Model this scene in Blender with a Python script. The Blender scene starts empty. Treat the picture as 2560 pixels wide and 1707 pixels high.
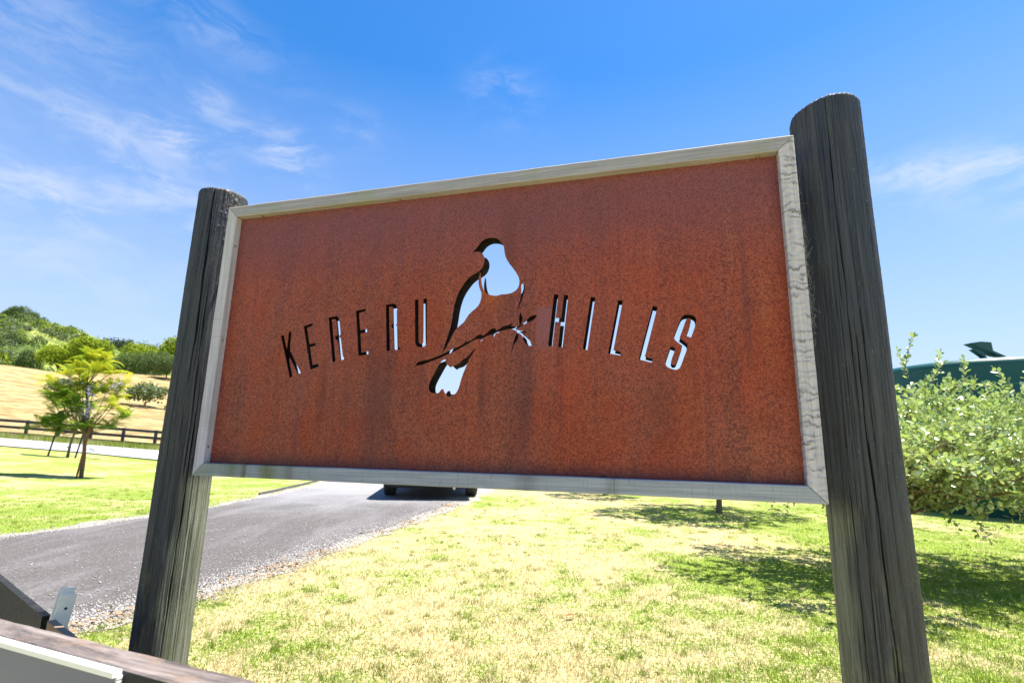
import bpy, math, random
import numpy as np
from mathutils import Matrix, Vector, noise

sc = bpy.context.scene
R_ = math.radians
# ---------------------------------------------------------------- camera
CH = 1.05
cam_data = bpy.data.cameras.new('camera')
cam = bpy.data.objects.new('camera', cam_data)
sc.collection.objects.link(cam)
CR = ((0.9997724, -0.0213324, 0.0), (-0.0041976, -0.1967280, -0.9804491), (0.0209153, 0.9802260, -0.1967728))
m3 = Matrix(((CR[0][0], CR[0][1], 0.0), (CR[1][0], CR[1][1], 0.0), (CR[2][0], CR[2][1], 0.0)))
cx_ = Vector((CR[0][0], CR[1][0], CR[2][0])).normalized()
cy_ = Vector((CR[0][1], CR[1][1], CR[2][1]))
cy_ = (cy_ - cx_ * cy_.dot(cx_)).normalized()
cz_ = cx_.cross(cy_)
cam.matrix_world = Matrix(((cx_.x, cy_.x, cz_.x, 0), (cx_.y, cy_.y, cz_.y, 0), (cx_.z, cy_.z, cz_.z, CH), (0, 0, 0, 1)))
cam_data.sensor_width = 36.0
cam_data.lens = 18.0846
cam_data.clip_start = 0.02
cam_data.clip_end = 5000
cam_data.dof.use_dof = True
cam_data.dof.focus_distance = 1.75
cam_data.dof.aperture_fstop = 5.0
sc.camera = cam

# ---------------------------------------------------------------- light
SUN_AZ = 70.0      # degrees clockwise from +Y
SUN_EL = 72.0
sun_d = bpy.data.lights.new('sun', 'SUN')
sun_d.energy = 4.6
sun_d.angle = R_(0.53)
sun_d.color = (1.0, 0.95, 0.87)
sun = bpy.data.objects.new('sun', sun_d)
sc.collection.objects.link(sun)
sd = Vector((math.sin(R_(SUN_AZ)) * math.cos(R_(SUN_EL)), math.cos(R_(SUN_AZ)) * math.cos(R_(SUN_EL)), math.sin(R_(SUN_EL))))
sun.rotation_euler = (-sd).to_track_quat('-Z', 'Y').to_euler()

sc.view_settings.view_transform = 'Standard'
sc.view_settings.look = 'None'
sc.view_settings.exposure = 1.60
sc.view_settings.gamma = 1.0
sc.view_settings.use_curve_mapping = False
try:
    sc.cycles.max_bounces = 8
    sc.cycles.diffuse_bounces = 4
    sc.cycles.transparent_max_bounces = 8
except Exception:
    pass


class NT:
    """thin helper round a node tree"""
    def __init__(s, nt):
        s.nt = nt
        for n in list(nt.nodes):
            nt.nodes.remove(n)

    def n(s, t, **kw):
        nd = s.nt.nodes.new(t)
        ins = kw.pop('ins', {})
        for k, v in kw.items():
            setattr(nd, k, v)
        for k, v in ins.items():
            sk = nd.inputs[k]
            if isinstance(v, bpy.types.NodeSocket):
                s.nt.links.new(v, sk)
            else:
                sk.default_value = v
        return nd

    def math(s, op, a, b=0.0, clamp=False):
        nd = s.n('ShaderNodeMath', operation=op, use_clamp=clamp, ins={0: a, 1: b})
        return nd.outputs[0]

    def noise(s, vec, scale, detail=3.0, rough=0.55, dist=0.0):
        ins = {'Scale': scale, 'Detail': detail, 'Roughness': rough, 'Distortion': dist}
        if vec is not None:
            ins['Vector'] = vec
        return s.n('ShaderNodeTexNoise', ins=ins).outputs['Fac']

    def mapr(s, v, a, b, c=0.0, d=1.0, interp='SMOOTHSTEP'):
        return s.n('ShaderNodeMapRange', interpolation_type=interp, ins={'Value': v, 'From Min': a, 'From Max': b, 'To Min': c, 'To Max': d}).outputs['Result']

    def mix(s, f, a, b, blend='MIX'):
        nd = s.n('ShaderNodeMix', data_type='RGBA', blend_type=blend)
        for i, v in ((0, f), (6, a), (7, b)):
            if isinstance(v, bpy.types.NodeSocket):
                s.nt.links.new(v, nd.inputs[i])
            else:
                nd.inputs[i].default_value = v if i == 0 else (tuple(v) + (1.0,))[:4]
        return nd.outputs[2]

    def scale(s, vec, sx, sy, sz):
        return s.n('ShaderNodeMapping', ins={'Vector': vec, 'Scale': (sx, sy, sz)}).outputs[0]

    def link(s, a, b):
        s.nt.links.new(a, b)


# sky
world = bpy.data.worlds.new('World')
sc.world = world
world.use_nodes = True
W = NT(world.node_tree)
sky = W.n('ShaderNodeTexSky', sky_type='NISHITA', sun_disc=False, sun_elevation=R_(SUN_EL), sun_rotation=R_(SUN_AZ),
          altitude=50.0, air_density=1.0, dust_density=0.35, ozone_density=2.2)
tc = W.n('ShaderNodeTexCoord')
tint = W.mix(1.0, sky.outputs[0], (0.98, 1.0, 1.05), 'MULTIPLY')
hs = W.n('ShaderNodeHueSaturation', ins={'Hue': 0.5, 'Saturation': 1.34, 'Value': 0.76, 'Color': tint})
gen = tc.outputs['Generated']
sep = W.n('ShaderNodeSeparateXYZ', ins={0: gen})
# project the view direction on a flat cloud layer
zz = W.math('ADD', W.math('MAXIMUM', sep.outputs[2], 0.0), 0.12)
px = W.math('DIVIDE', sep.outputs[0], zz)
py = W.math('DIVIDE', sep.outputs[1], zz)
lay = W.n('ShaderNodeCombineXYZ', ins={0: px, 1: py, 2: 0.0}).outputs[0]
rot = W.n('ShaderNodeMapping', ins={'Vector': lay, 'Rotation': (0, 0, R_(-24)), 'Scale': (0.42, 1.5, 1.0)}).outputs[0]
warp = W.n('ShaderNodeTexNoise', ins={'Vector': rot, 'Scale': 0.8, 'Detail': 4.0}).outputs['Color']
wv = W.n('ShaderNodeVectorMath', operation='MULTIPLY_ADD', ins={0: warp, 1: (1.5, 1.5, 1.5), 2: rot}).outputs[0]
n1 = W.noise(wv, 0.9, 7.0, 0.62, 0.6)
n2 = W.noise(W.scale(lay, 0.3, 0.3, 1), 0.9, 2.0, 0.5)
veil = W.math('MULTIPLY', W.mapr(n1, 0.42, 0.85), W.mapr(n2, 0.40, 0.62))
wisps = None
# single wisps of cirrus, each at its own bearing and height: (dir, radius along, radius across, strength)
WISPS = [
    ((-0.528, 0.719, 0.451), 0.06, 0.035, 0.62), ((-0.600, 0.670, 0.436), 0.15, 0.028, 0.42), ((-0.387, 0.794, 0.470), 0.055, 0.040, 0.55),
    ((-0.450, 0.760, 0.490), 0.09, 0.030, 0.30), ((-0.480, 0.716, 0.510), 0.035, 0.030, 0.40), ((-0.564, 0.728, 0.389), 0.09, 0.018, 0.60),
    ((-0.663, 0.670, 0.335), 0.17, 0.040, 0.50), ((-0.560, 0.740, 0.345), 0.16, 0.035, 0.42), ((0.640, 0.660, 0.394), 0.17, 0.030, 0.62),
    ((0.700, 0.610, 0.360), 0.16, 0.050, 0.40), ((-0.021, 0.800, 0.600), 0.06, 0.045, 0.30), ((-0.276, 0.803, 0.528), 0.05, 0.04, 0.16),
    ((-0.622, 0.582, 0.524), 0.18, 0.06, 0.26), ((-0.471, 0.645, 0.602), 0.14, 0.04, 0.24), ((-0.70, 0.68, 0.26), 0.25, 0.05, 0.22),
]
wn = W.noise(W.n('ShaderNodeVectorMath', operation='MULTIPLY_ADD', ins={0: W.n('ShaderNodeTexNoise', ins={'Vector': gen, 'Scale': 5.0, 'Detail': 4.0}).outputs['Color'], 1: (0.7, 0.7, 0.7), 2: W.scale(gen, 3.2, 3.2, 9.0)}).outputs[0], 2.4, 8.0, 0.66, 0.4)
for d, ra, rb, st in WISPS:
    dv = Vector(d).normalized()
    side = Vector((dv.y, -dv.x, 0)).normalized()
    upv = side.cross(dv)
    ax = (side * math.cos(R_(-12)) + upv * math.sin(R_(-12)))
    ay = (-side * math.sin(R_(-12)) + upv * math.cos(R_(-12)))
    a = W.n('ShaderNodeVectorMath', operation='DOT_PRODUCT', ins={0: gen, 1: tuple(ax / ra)}).outputs['Value']
    b = W.n('ShaderNodeVectorMath', operation='DOT_PRODUCT', ins={0: gen, 1: tuple(ay / rb)}).outputs['Value']
    front = W.n('ShaderNodeVectorMath', operation='DOT_PRODUCT', ins={0: gen, 1: tuple(dv)}).outputs['Value']
    r2 = W.math('ADD', W.math('MULTIPLY', a, a), W.math('MULTIPLY', b, b))
    g = W.math('MULTIPLY', W.math('POWER', 2.718, W.math('MULTIPLY', r2, -1.0)), W.math('MULTIPLY', W.math('GREATER_THAN', front, 0.0), st))
    wisps = g if wisps is None else W.math('MAXIMUM', wisps, g)
wisp = W.math('MULTIPLY', wisps, W.mapr(wn, 0.36, 0.66))
cl = W.math('MINIMUM', W.math('ADD', W.math('MULTIPLY', veil, 0.12), wisp), 0.9)
# pale air low over the horizon
low = W.mapr(sep.outputs[2], 0.0, 0.62, 0.92, 0.0, 'LINEAR')
base = W.mix(low, hs.outputs[0], (2.20, 2.52, 3.25))
skyc = W.mix(cl, base, (3.0, 3.12, 3.45))
bg = W.n('ShaderNodeBackground', ins={'Color': skyc, 'Strength': 0.10})
out = W.n('ShaderNodeOutputWorld')
W.link(bg.outputs[0], out.inputs[0])

# ---------------------------------------------------------------- materials
MATS = {}


def mat(name, fn):
    m = bpy.data.materials.new(name)
    m.use_nodes = True
    t = NT(m.node_tree)
    sh = fn(t)
    o = t.n('ShaderNodeOutputMaterial')
    t.link(sh, o.inputs[0])
    MATS[name] = m
    return m


def principled(t, color, rough=0.6, bump=None, bstr=0.3, bdist=0.01, spec=0.5, metal=0.0, coat=0.0):
    ins = {'Base Color': color if isinstance(color, bpy.types.NodeSocket) else (tuple(color) + (1.0,))[:4],
           'Roughness': rough, 'Metallic': metal, 'Specular IOR Level': spec}
    if coat:
        ins['Coat Weight'] = coat
    if bump is not None:
        ins['Normal'] = t.n('ShaderNodeBump', ins={'Height': bump, 'Strength': bstr, 'Distance': bdist}).outputs[0]
    return t.n('ShaderNodeBsdfPrincipled', ins=ins).outputs[0]


def objc(t):
    return t.n('ShaderNodeTexCoord').outputs['Object']


def wpos(t):
    return t.n('ShaderNodeNewGeometry').outputs['Position']


def f_rust(t):
    c = objc(t)
    g1 = t.noise(c, 420.0, 3.0, 0.7)
    g2 = t.noise(c, 190.0, 4.0, 0.65)
    grain = t.math('ADD', t.math('MULTIPLY', g1, 0.55), t.math('MULTIPLY', g2, 0.45))
    col = t.mix(t.mapr(grain, 0.40, 0.60), (0.105, 0.013, 0.008), (0.43, 0.096, 0.042))
    blot = t.noise(t.scale(c, 2.2, 1, 1.4), 2.2, 5.0, 0.6, 0.6)
    col = t.mix(t.mapr(blot, 0.42, 0.66, 0.0, 0.55), col, t.mix(t.mapr(grain, 0.44, 0.6), (0.22, 0.024, 0.008), (0.44, 0.075, 0.020)))
    brown = t.noise(t.scale(c, 6.0, 1, 0.9), 1.7, 4.0, 0.6, 0.3)
    col = t.mix(t.mapr(brown, 0.50, 0.72, 0.0, 0.6), col, t.mix(t.mapr(g2, 0.42, 0.6), (0.060, 0.012, 0.010), (0.27, 0.070, 0.042)))
    # rain streaks running down
    st = t.noise(t.scale(c, 26.0, 1, 0.7), 1.0, 5.0, 0.65, 0.2)
    st2 = t.noise(t.scale(c, 75.0, 1, 1.1), 1.0, 6.0, 0.75, 0.5)
    wide = t.noise(t.scale(c, 7.5, 1, 0.45), 1.0, 3.0, 0.6, 0.1)
    col = t.mix(t.mapr(wide, 0.52, 0.68, 0.0, 0.38), col, t.mix(t.mapr(grain, 0.42, 0.58), (0.060, 0.012, 0.016), (0.25, 0.072, 0.060)))
    col = t.mix(t.mapr(wide, 0.30, 0.44, 0.45, 0.0), col, t.mix(t.mapr(grain, 0.42, 0.58), (0.20, 0.030, 0.010), (0.50, 0.15, 0.05)))
    col = t.mix(t.math('MULTIPLY', t.mapr(st2, 0.56, 0.70), 0.30), col, (0.42, 0.16, 0.10))
    sepz = t.n('ShaderNodeSeparateXYZ', ins={0: c})
    wv = t.noise(t.scale(c, 3.0, 1, 0.5), 1.3, 2.0)
    col = t.mix(t.math('MULTIPLY', t.mapr(st, 0.54, 0.74), t.mapr(wv, 0.45, 0.65, 0.1, 0.6)), col, (0.075, 0.022, 0.022))
    # bluish purple tint near the top and beside the H
    top = t.mapr(t.math('ADD', sepz.outputs[2], t.math('MULTIPLY', t.math('SUBTRACT', blot, 0.5), 0.5)), 0.62, 0.98)
    col = t.mix(t.math('MULTIPLY', top, 0.72), col, t.mix(t.mapr(g1, 0.42, 0.6), (0.085, 0.020, 0.028), (0.29, 0.105, 0.125)))

    def spot(x, z, rx, rz):
        a = t.math('DIVIDE', t.math('SUBTRACT', sepz.outputs[0], x), rx)
        b = t.math('DIVIDE', t.math('SUBTRACT', sepz.outputs[2], z), rz)
        r = t.math('ADD', t.math('MULTIPLY', a, a), t.math('MULTIPLY', b, b))
        return t.math('MULTIPLY', t.math('POWER', 2.718, t.math('MULTIPLY', r, -1.0)), t.mapr(g2, 0.3, 0.6, 0.5, 1.0))
    pw = t.math('MULTIPLY', t.mapr(t.math('ABSOLUTE', t.math('SUBTRACT', sepz.outputs[0], 0.272)), 0.018, 0.034, 1.0, 0.0),
                t.math('MULTIPLY', t.mapr(sepz.outputs[2], 0.40, 0.48), t.mapr(sepz.outputs[2], 0.562, 0.578, 1.0, 0.0)))
    col = t.mix(t.math('MULTIPLY', pw, 0.6), col, (0.24, 0.095, 0.12))
    col = t.mix(t.math('MULTIPLY', spot(0.095, 0.675, 0.035, 0.07), 0.8), col, (0.55, 0.13, 0.012))
    for x, z, rx, rz, k in ((0.33, 0.33, 0.07, 0.09, 0.6), (0.86, 0.30, 0.03, 0.06, 0.5), (-0.86, 0.62, 0.05, 0.1, 0.4), (0.52, 0.6, 0.2, 0.2, 0.35)):
        col = t.mix(t.math('MULTIPLY', spot(x, z, rx, rz), k * 0.6), col, (0.46, 0.055, 0.015))
    for x, z, rx, rz, k in ((-0.30, 0.25, 0.06, 0.2, 0.6), (0.07, 0.30, 0.012, 0.11, 0.7), (0.21, 0.25, 0.03, 0.18, 0.5), (-0.15, 0.36, 0.016, 0.09, 0.5),
                            (-0.53, 0.30, 0.016, 0.12, 0.6), (0.62, 0.25, 0.05, 0.12, 0.5), (0.15, 0.72, 0.03, 0.22, 0.5), (-0.43, 0.29, 0.02, 0.10, 0.5)):
        col = t.mix(t.math('MULTIPLY', spot(x, z, rx, rz), k * 0.75), col, (0.060, 0.017, 0.016))
    # lower edge: corner shade painted in as dark purple
    edge = t.mapr(t.math('ADD', sepz.outputs[2], t.math('MULTIPLY', t.math('SUBTRACT', st, 0.5), 0.06)), 0.03, 0.10, 0.75, 0.0)
    col = t.mix(edge, col, (0.075, 0.018, 0.026))
    rough = t.mapr(blot, 0.3, 0.7, 0.50, 0.72)
    return principled(t, col, rough, grain, 0.55, 0.0015, 0.4)


mat('rusted steel', f_rust)
mat('cut steel back', lambda t: principled(t, t.mix(t.mapr(t.noise(objc(t), 60.0, 4.0), 0.4, 0.6), (0.012, 0.010, 0.010), (0.03, 0.022, 0.02)), 0.8))


def f_grey_wood(t):
    c = objc(t)                     # boards run along local X
    fine = t.noise(t.scale(c, 3.0, 140.0, 140.0), 1.0, 4.0, 0.7, 0.2)
    saw = t.noise(t.scale(c, 160.0, 5.0, 5.0), 1.0, 3.0, 0.7, 0.3)
    big = t.noise(c, 5.0, 4.0, 0.6)
    col = t.mix(t.mapr(fine, 0.3, 0.7), (0.36, 0.33, 0.36), (0.54, 0.495, 0.53))
    col = t.mix(t.mapr(saw, 0.56, 0.75, 0.0, 0.45), col, (0.13, 0.125, 0.12))
    col = t.mix(t.mapr(big, 0.55, 0.75, 0.0, 0.35), col, (0.22, 0.25, 0.17))
    info = t.n('ShaderNodeObjectInfo')
    col = t.mix(1.0, col, info.outputs['Color'], 'MULTIPLY')
    return principled(t, col, 0.75, t.math('ADD', fine, t.math('MULTIPLY', saw, 0.5)), 0.5, 0.0015, 0.3)


mat('weathered pine', f_grey_wood)


def f_wavy_wood(t):
    c = objc(t)
    wv = t.n('ShaderNodeTexWave', wave_type='BANDS', bands_direction='X', ins={'Vector': c, 'Scale': 15.0, 'Distortion': 11.0, 'Detail': 4.0, 'Detail Scale': 1.4, 'Detail Roughness': 0.6}).outputs['Fac']
    msk = t.noise(t.scale(c, 30.0, 18.0, 18.0), 1.0, 3.0, 0.6, 0.8)
    fine = t.noise(t.scale(c, 3.0, 140.0, 140.0), 1.0, 4.0, 0.7, 0.2)
    col = t.mix(t.mapr(fine, 0.3, 0.7), (0.44, 0.40, 0.435), (0.62, 0.565, 0.61))
    col = t.mix(t.math('MULTIPLY', t.mapr(wv, 0.45, 0.95), t.mapr(msk, 0.44, 0.66, 0.08, 0.8)), col, (0.15, 0.14, 0.145))
    return principled(t, col, 0.72, t.math('ADD', wv, fine), 0.5, 0.002, 0.3)


mat('sawn pine', f_wavy_wood)


def f_bottom_wood(t):
    c = objc(t)
    sx = t.n('ShaderNodeSeparateXYZ', ins={0: c})
    fine = t.noise(t.scale(c, 3.0, 120.0, 120.0), 1.0, 4.0, 0.7, 0.2)
    saw = t.noise(t.scale(c, 190.0, 4.0, 9.0), 1.0, 4.0, 0.72, 0.3)
    big = t.noise(c, 7.0, 4.0, 0.6)
    col = t.mix(t.mapr(fine, 0.3, 0.7), (0.26, 0.275, 0.315), (0.41, 0.42, 0.47))
    col = t.mix(t.mapr(saw, 0.55, 0.72, 0.0, 0.6), col, (0.12, 0.13, 0.135))
    left = t.mapr(sx.outputs[0], -0.75, -0.35, 0.55, 0.0)
    col = t.mix(t.math('MULTIPLY', left, t.mapr(big, 0.35, 0.6, 0.3, 1.0)), col, (0.17, 0.22, 0.13))
    for x, w, cc, k in ((-0.86, 0.035, (0.10, 0.13, 0.05), 0.5), (-0.80, 0.012, (0.09, 0.05, 0.02), 0.8), (-0.70, 0.03, (0.15, 0.14, 0.03), 0.85), (-0.61, 0.02, (0.10, 0.065, 0.035), 0.6), (0.23, 0.03, (0.09, 0.07, 0.06), 0.5), (0.48, 0.018, (0.10, 0.09, 0.08), 0.5)):
        a = t.math('DIVIDE', t.math('SUBTRACT', sx.outputs[0], x), w)
        g = t.math('POWER', 2.718, t.math('MULTIPLY', t.math('MULTIPLY', a, a), -1.0))
        col = t.mix(t.math('MULTIPLY', g, t.mapr(saw, 0.3, 0.6, k * 0.4, k)), col, cc)
    return principled(t, col, 0.7, t.math('ADD', fine, saw), 0.5, 0.0015, 0.35)


mat('stained pine', f_bottom_wood)


def f_top_wood(t):
    c = objc(t)
    fine = t.noise(t.scale(c, 3.0, 120.0, 120.0), 1.0, 4.0, 0.7, 0.2)
    saw = t.noise(t.scale(c, 150.0, 5.0, 5.0), 1.0, 3.0, 0.7, 0.3)
    big = t.noise(c, 4.0, 5.0, 0.6, 0.5)
    nrm = t.n('ShaderNodeSeparateXYZ', ins={0: t.n('ShaderNodeTexCoord').outputs['Normal']})
    col = t.mix(t.mapr(fine, 0.3, 0.7), (0.27, 0.245, 0.265), (0.43, 0.39, 0.415))
    col = t.mix(t.mapr(saw, 0.58, 0.75, 0.0, 0.35), col, (0.16, 0.15, 0.14))
    col = t.mix(t.mapr(big, 0.5, 0.70, 0.0, 0.5), col, (0.27, 0.29, 0.19))
    # warm bounce from the ground painted into the underside as tan
    under = t.mapr(nrm.outputs[2], -0.9, -0.5, 1.0, 0.0)
    tan = t.mix(t.mapr(fine, 0.3, 0.7), (0.58, 0.38, 0.15), (0.74, 0.53, 0.25))
    col = t.mix(under, col, tan)
    return principled(t, col, 0.7, t.math('ADD', fine, saw), 0.4, 0.0015, 0.3)


mat('top rail pine', f_top_wood)


def f_post(t):
    c = objc(t)
    a = t.n('ShaderNodeAttribute', attribute_name='crack').outputs['Fac']
    fine = t.noise(t.scale(c, 90.0, 90.0, 2.4), 1.0, 5.0, 0.7, 0.3)
    grit = t.noise(t.scale(c, 1, 1, 0.5), 130.0, 3.0, 0.6)
    big = t.noise(c, 3.0, 4.0, 0.6, 0.4)
    col = t.mix(t.mapr(fine, 0.3, 0.7), (0.026, 0.028, 0.033), (0.070, 0.073, 0.083))
    col = t.mix(t.mapr(big, 0.48, 0.70, 0.0, 0.5), col, (0.060, 0.050, 0.046))
    col = t.mix(t.mapr(grit, 0.66, 0.74, 0.0, 0.55), col, (0.26, 0.26, 0.27))
    sp = t.n('ShaderNodeSeparateXYZ', ins={0: c})
    lit_fac = t.n('ShaderNodeAttribute', attribute_name='lit_weather').outputs['Fac']
    lit_col = t.mix(t.mapr(fine, 0.3, 0.7), (0.085, 0.090, 0.062), (0.25, 0.26, 0.20))
    col = t.mix(t.math('MULTIPLY', lit_fac, t.mapr(t.math('ADD', big, t.math('MULTIPLY', grit, 0.3)), 0.35, 0.75, 0.45, 1.0)), col, lit_col)
    lich = t.math('MULTIPLY', t.mapr(sp.outputs[2], 0.35, 0.95, 1.0, 0.0), t.mapr(t.noise(t.scale(c, 22, 22, 6), 1.0, 5.0, 0.65), 0.46, 0.64))
    col = t.mix(t.math('MULTIPLY', lich, 0.7), col, (0.14, 0.15, 0.085))
    col = t.mix(t.math('MULTIPLY', a, 0.9), col, (0.006, 0.006, 0.006))  # dirt in the cracks, with their inner shadow painted in near-black
    return principled(t, col, t.mapr(fine, 0.3, 0.7, 0.42, 0.65), t.math('ADD', fine, t.math('MULTIPLY', grit, 0.4)), 0.5, 0.003, 0.45)


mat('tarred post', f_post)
mat('post end grain', lambda t: principled(t, t.mix(t.noise(objc(t), 80.0), (0.05, 0.05, 0.05), (0.14, 0.13, 0.12)), 0.85))


def grass_col(t, p, blade=False):
    big = t.noise(p, 0.55, 4.0, 0.6, 0.4)
    mid = t.noise(p, 3.2, 5.0, 0.65)
    sm_ = t.noise(p, 42.0, 3.0, 0.7)
    sp = t.n('ShaderNodeSeparateXYZ', ins={0: p})
    # the lawn is drier on the right of the drive, greener on the left and far right
    right_dry = t.math('MULTIPLY', t.mapr(sp.outputs[0], -3.5, -2.0), t.mapr(sp.outputs[0], 2.0, 5.2, 1.0, 0.0))
    v = t.math('ADD', t.math('MULTIPLY', big, 0.35), t.math('ADD', t.math('MULTIPLY', mid, 0.35), t.math('MULTIPLY', sm_, 0.42)))
    v = t.math('ADD', v, t.math('MULTIPLY', right_dry, 0.060))
    # greener patches below the spreading bush and fruit tree
    for (x, y, r, k) in ((3.0, 4.5, 1.7, 0.06), (3.4, 8.6, 1.6, 0.05), (2.2, 4.6, 0.8, 0.05)):
        a = t.math('SUBTRACT', sp.outputs[0], x)
        b = t.math('SUBTRACT', sp.outputs[1], y)
        d = t.math('POWER', t.math('ADD', t.math('MULTIPLY', a, a), t.math('MULTIPLY', b, b)), 0.5)
        v = t.math('SUBTRACT', v, t.math('MULTIPLY', t.mapr(d, r * 0.6, r * 1.2, 1.0, 0.0), k))
    green = t.mix(t.mapr(sm_, 0.35, 0.65), (0.10, 0.17, 0.020), (0.27, 0.33, 0.055))
    straw = t.mix(t.mapr(sm_, 0.3, 0.7), (0.33, 0.25, 0.10), (0.56, 0.47, 0.26))
    f = t.mapr(v, 0.545, 0.64)
    return f, green, straw, sp, mid, big


def f_ground(t):
    p = wpos(t)
    f, g, s, sp, mid, big = grass_col(t, p)
    col = t.mix(f, g, s)
    sm2 = t.noise(p, 90.0, 3.0, 0.7)
    # the paddock beyond the fence is dry hay
    hay = t.mix(t.mapr(t.noise(t.scale(p, 0.30, 0.7, 1.6), 1.0, 8.0, 0.72, 0.6), 0.36, 0.62), (0.17, 0.115, 0.045), (0.38, 0.285, 0.135))
    fy = t.mapr(t.math('SUBTRACT', sp.outputs[1], t.math('MULTIPLY', mid, 2.0)), 33.4, 34.6)
    col = t.mix(fy, col, hay)
    # the hills behind: green pasture and scrub with dry patches
    gn = t.noise(p, 0.03, 6.0, 0.65, 0.5)
    hill = t.mix(t.mapr(gn, 0.42, 0.6), (0.09, 0.14, 0.025), (0.27, 0.30, 0.07))
    hill = t.mix(t.mapr(t.noise(p, 0.12, 5.0, 0.7), 0.45, 0.6, 0.0, 0.7), hill, (0.05, 0.08, 0.03))
    fh = t.mapr(sp.outputs[1], 124.0, 132.0)
    col = t.mix(fh, col, hill)
    return principled(t, col, 0.9, t.math('ADD', mid, t.math('MULTIPLY', sm2, 0.6)), 0.6, 0.03, 0.12)


mat('dry lawn', f_ground)


def f_blade(t):
    p = wpos(t)
    f, g, s, sp, mid, big = grass_col(t, p)
    r = t.n('ShaderNodeAttribute', attribute_name='tone').outputs['Fac']
    f2 = t.mapr(t.math('ADD', f, t.math('MULTIPLY', t.math('SUBTRACT', r, 0.5), 1.1)), 0.35, 0.65)
    col = t.mix(f2, t.mix(r, (0.15, 0.23, 0.022), (0.37, 0.42, 0.065)), t.mix(r, (0.44, 0.36, 0.16), (0.74, 0.66, 0.44)))
    d = t.n('ShaderNodeBsdfDiffuse', ins={'Color': col})
    tr = t.n('ShaderNodeBsdfTranslucent', ins={'Color': col})
    mx = t.n('ShaderNodeMixShader', ins={0: 0.35, 1: d.outputs[0], 2: tr.outputs[0]})
    return mx.outputs[0]


mat('grass blade', f_blade)


def f_asphalt(t):
    p = wpos(t)
    fine = t.noise(p, 130.0, 3.0, 0.75)
    v = t.n('ShaderNodeTexVoronoi', ins={'Vector': p, 'Scale': 75.0})
    big = t.noise(p, 0.8, 4.0, 0.6, 0.5)
    col = t.mix(t.mapr(fine, 0.35, 0.68), (0.033, 0.029, 0.026), (0.150, 0.136, 0.127))
    col = t.mix(t.mapr(v.outputs['Color'], 0.80, 0.95, 0.0, 0.6), col, (0.30, 0.28, 0.28))
    col = t.mix(t.mapr(t.noise(t.scale(p, 2.2, 0.5, 1), 1.0, 6.0, 0.65, 0.5), 0.45, 0.66, 0.0, 0.5), col, (0.17, 0.16, 0.16))
    sp = t.n('ShaderNodeSeparateXYZ', ins={0: p})
    # worn pale further up the drive
    col = t.mix(t.mapr(t.math('ADD', sp.outputs[1], t.math('MULTIPLY', big, 5.0)), 9.5, 14.5, 0.0, 0.75), col, (0.26, 0.26, 0.27))
    return principled(t, col, 0.85, fine, 0.6, 0.006, 0.3)


mat('worn asphalt', f_asphalt)


def f_gravel(t):
    p = wpos(t)
    v = t.n('ShaderNodeTexVoronoi', ins={'Vector': p, 'Scale': 60.0})
    n_ = t.noise(p, 25.0, 4.0, 0.7)
    col = t.mix(t.mapr(v.outputs['Color'], 0.2, 0.9), (0.22, 0.205, 0.185), (0.48, 0.44, 0.37))
    col = t.mix(t.mapr(n_, 0.45, 0.62, 0.0, 0.6), col, (0.48, 0.40, 0.29))
    return principled(t, col, 0.9, v.outputs['Distance'], 0.8, 0.012, 0.2)


mat('pale gravel', f_gravel)
mat('pale road', lambda t: principled(t, t.mix(t.noise(wpos(t), 1.2, 5.0, 0.7), (0.26, 0.26, 0.28), (0.40, 0.40, 0.42)), 0.9))


def leafmat(name, top, under, trans=0.35, gloss=0.0):
    def f(t):
        info = t.n('ShaderNodeAttribute', attribute_name='tone').outputs['Fac']
        geo = t.n('ShaderNodeNewGeometry')
        c = t.mix(info, top[0], top[1])
        cu = t.mix(geo.outputs['Backfacing'], c, under)
        if gloss > 0:
            d = t.n('ShaderNodeBsdfPrincipled', ins={'Base Color': cu, 'Roughness': 0.33, 'Specular IOR Level': gloss})
        else:
            d = t.n('ShaderNodeBsdfDiffuse', ins={'Color': cu})
        tr = t.n('ShaderNodeBsdfTranslucent', ins={'Color': t.mix(0.5, c, (0.35, 0.45, 0.03))})
        return t.n('ShaderNodeMixShader', ins={0: trans, 1: d.outputs[0], 2: tr.outputs[0]}).outputs[0]
    mat(name, f)


leafmat('feijoa leaf', ((0.09, 0.18, 0.04), (0.46, 0.56, 0.18)), (0.58, 0.64, 0.46, 1), 0.32, 0.8)
leafmat('jacaranda leaf', ((0.06, 0.16, 0.015), (0.20, 0.32, 0.03)), (0.14, 0.25, 0.04, 1), 0.42)
leafmat('jacaranda new leaf', ((0.34, 0.36, 0.02), (0.62, 0.58, 0.03)), (0.42, 0.42, 0.04, 1), 0.45)
leafmat('bright crown', ((0.18, 0.27, 0.02), (0.42, 0.48, 0.045)), (0.2, 0.26, 0.03, 1), 0.3)
leafmat('dark crown', ((0.055, 0.11, 0.045), (0.15, 0.22, 0.09)), (0.10, 0.14, 0.06, 1), 0.2)
leafmat('grey scrub', ((0.08, 0.13, 0.055), (0.21, 0.28, 0.13)), (0.14, 0.17, 0.10, 1), 0.2)
leafmat('pine needles', ((0.025, 0.045, 0.025), (0.06, 0.085, 0.045)), (0.05, 0.07, 0.04, 1), 0.1)
leafmat('lilac petal', ((0.42, 0.36, 0.62), (0.62, 0.56, 0.80)), (0.5, 0.45, 0.7, 1), 0.3)
leafmat('fallen leaf', ((0.16, 0.07, 0.03), (0.40, 0.24, 0.13)), (0.3, 0.2, 0.12, 1), 0.1)
mat('bark', lambda t: principled(t, t.mix(t.noise(t.scale(objc(t), 1, 1, 0.3), 30.0, 4.0, 0.7), (0.07, 0.05, 0.035), (0.22, 0.17, 0.12)), 0.85))
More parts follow.
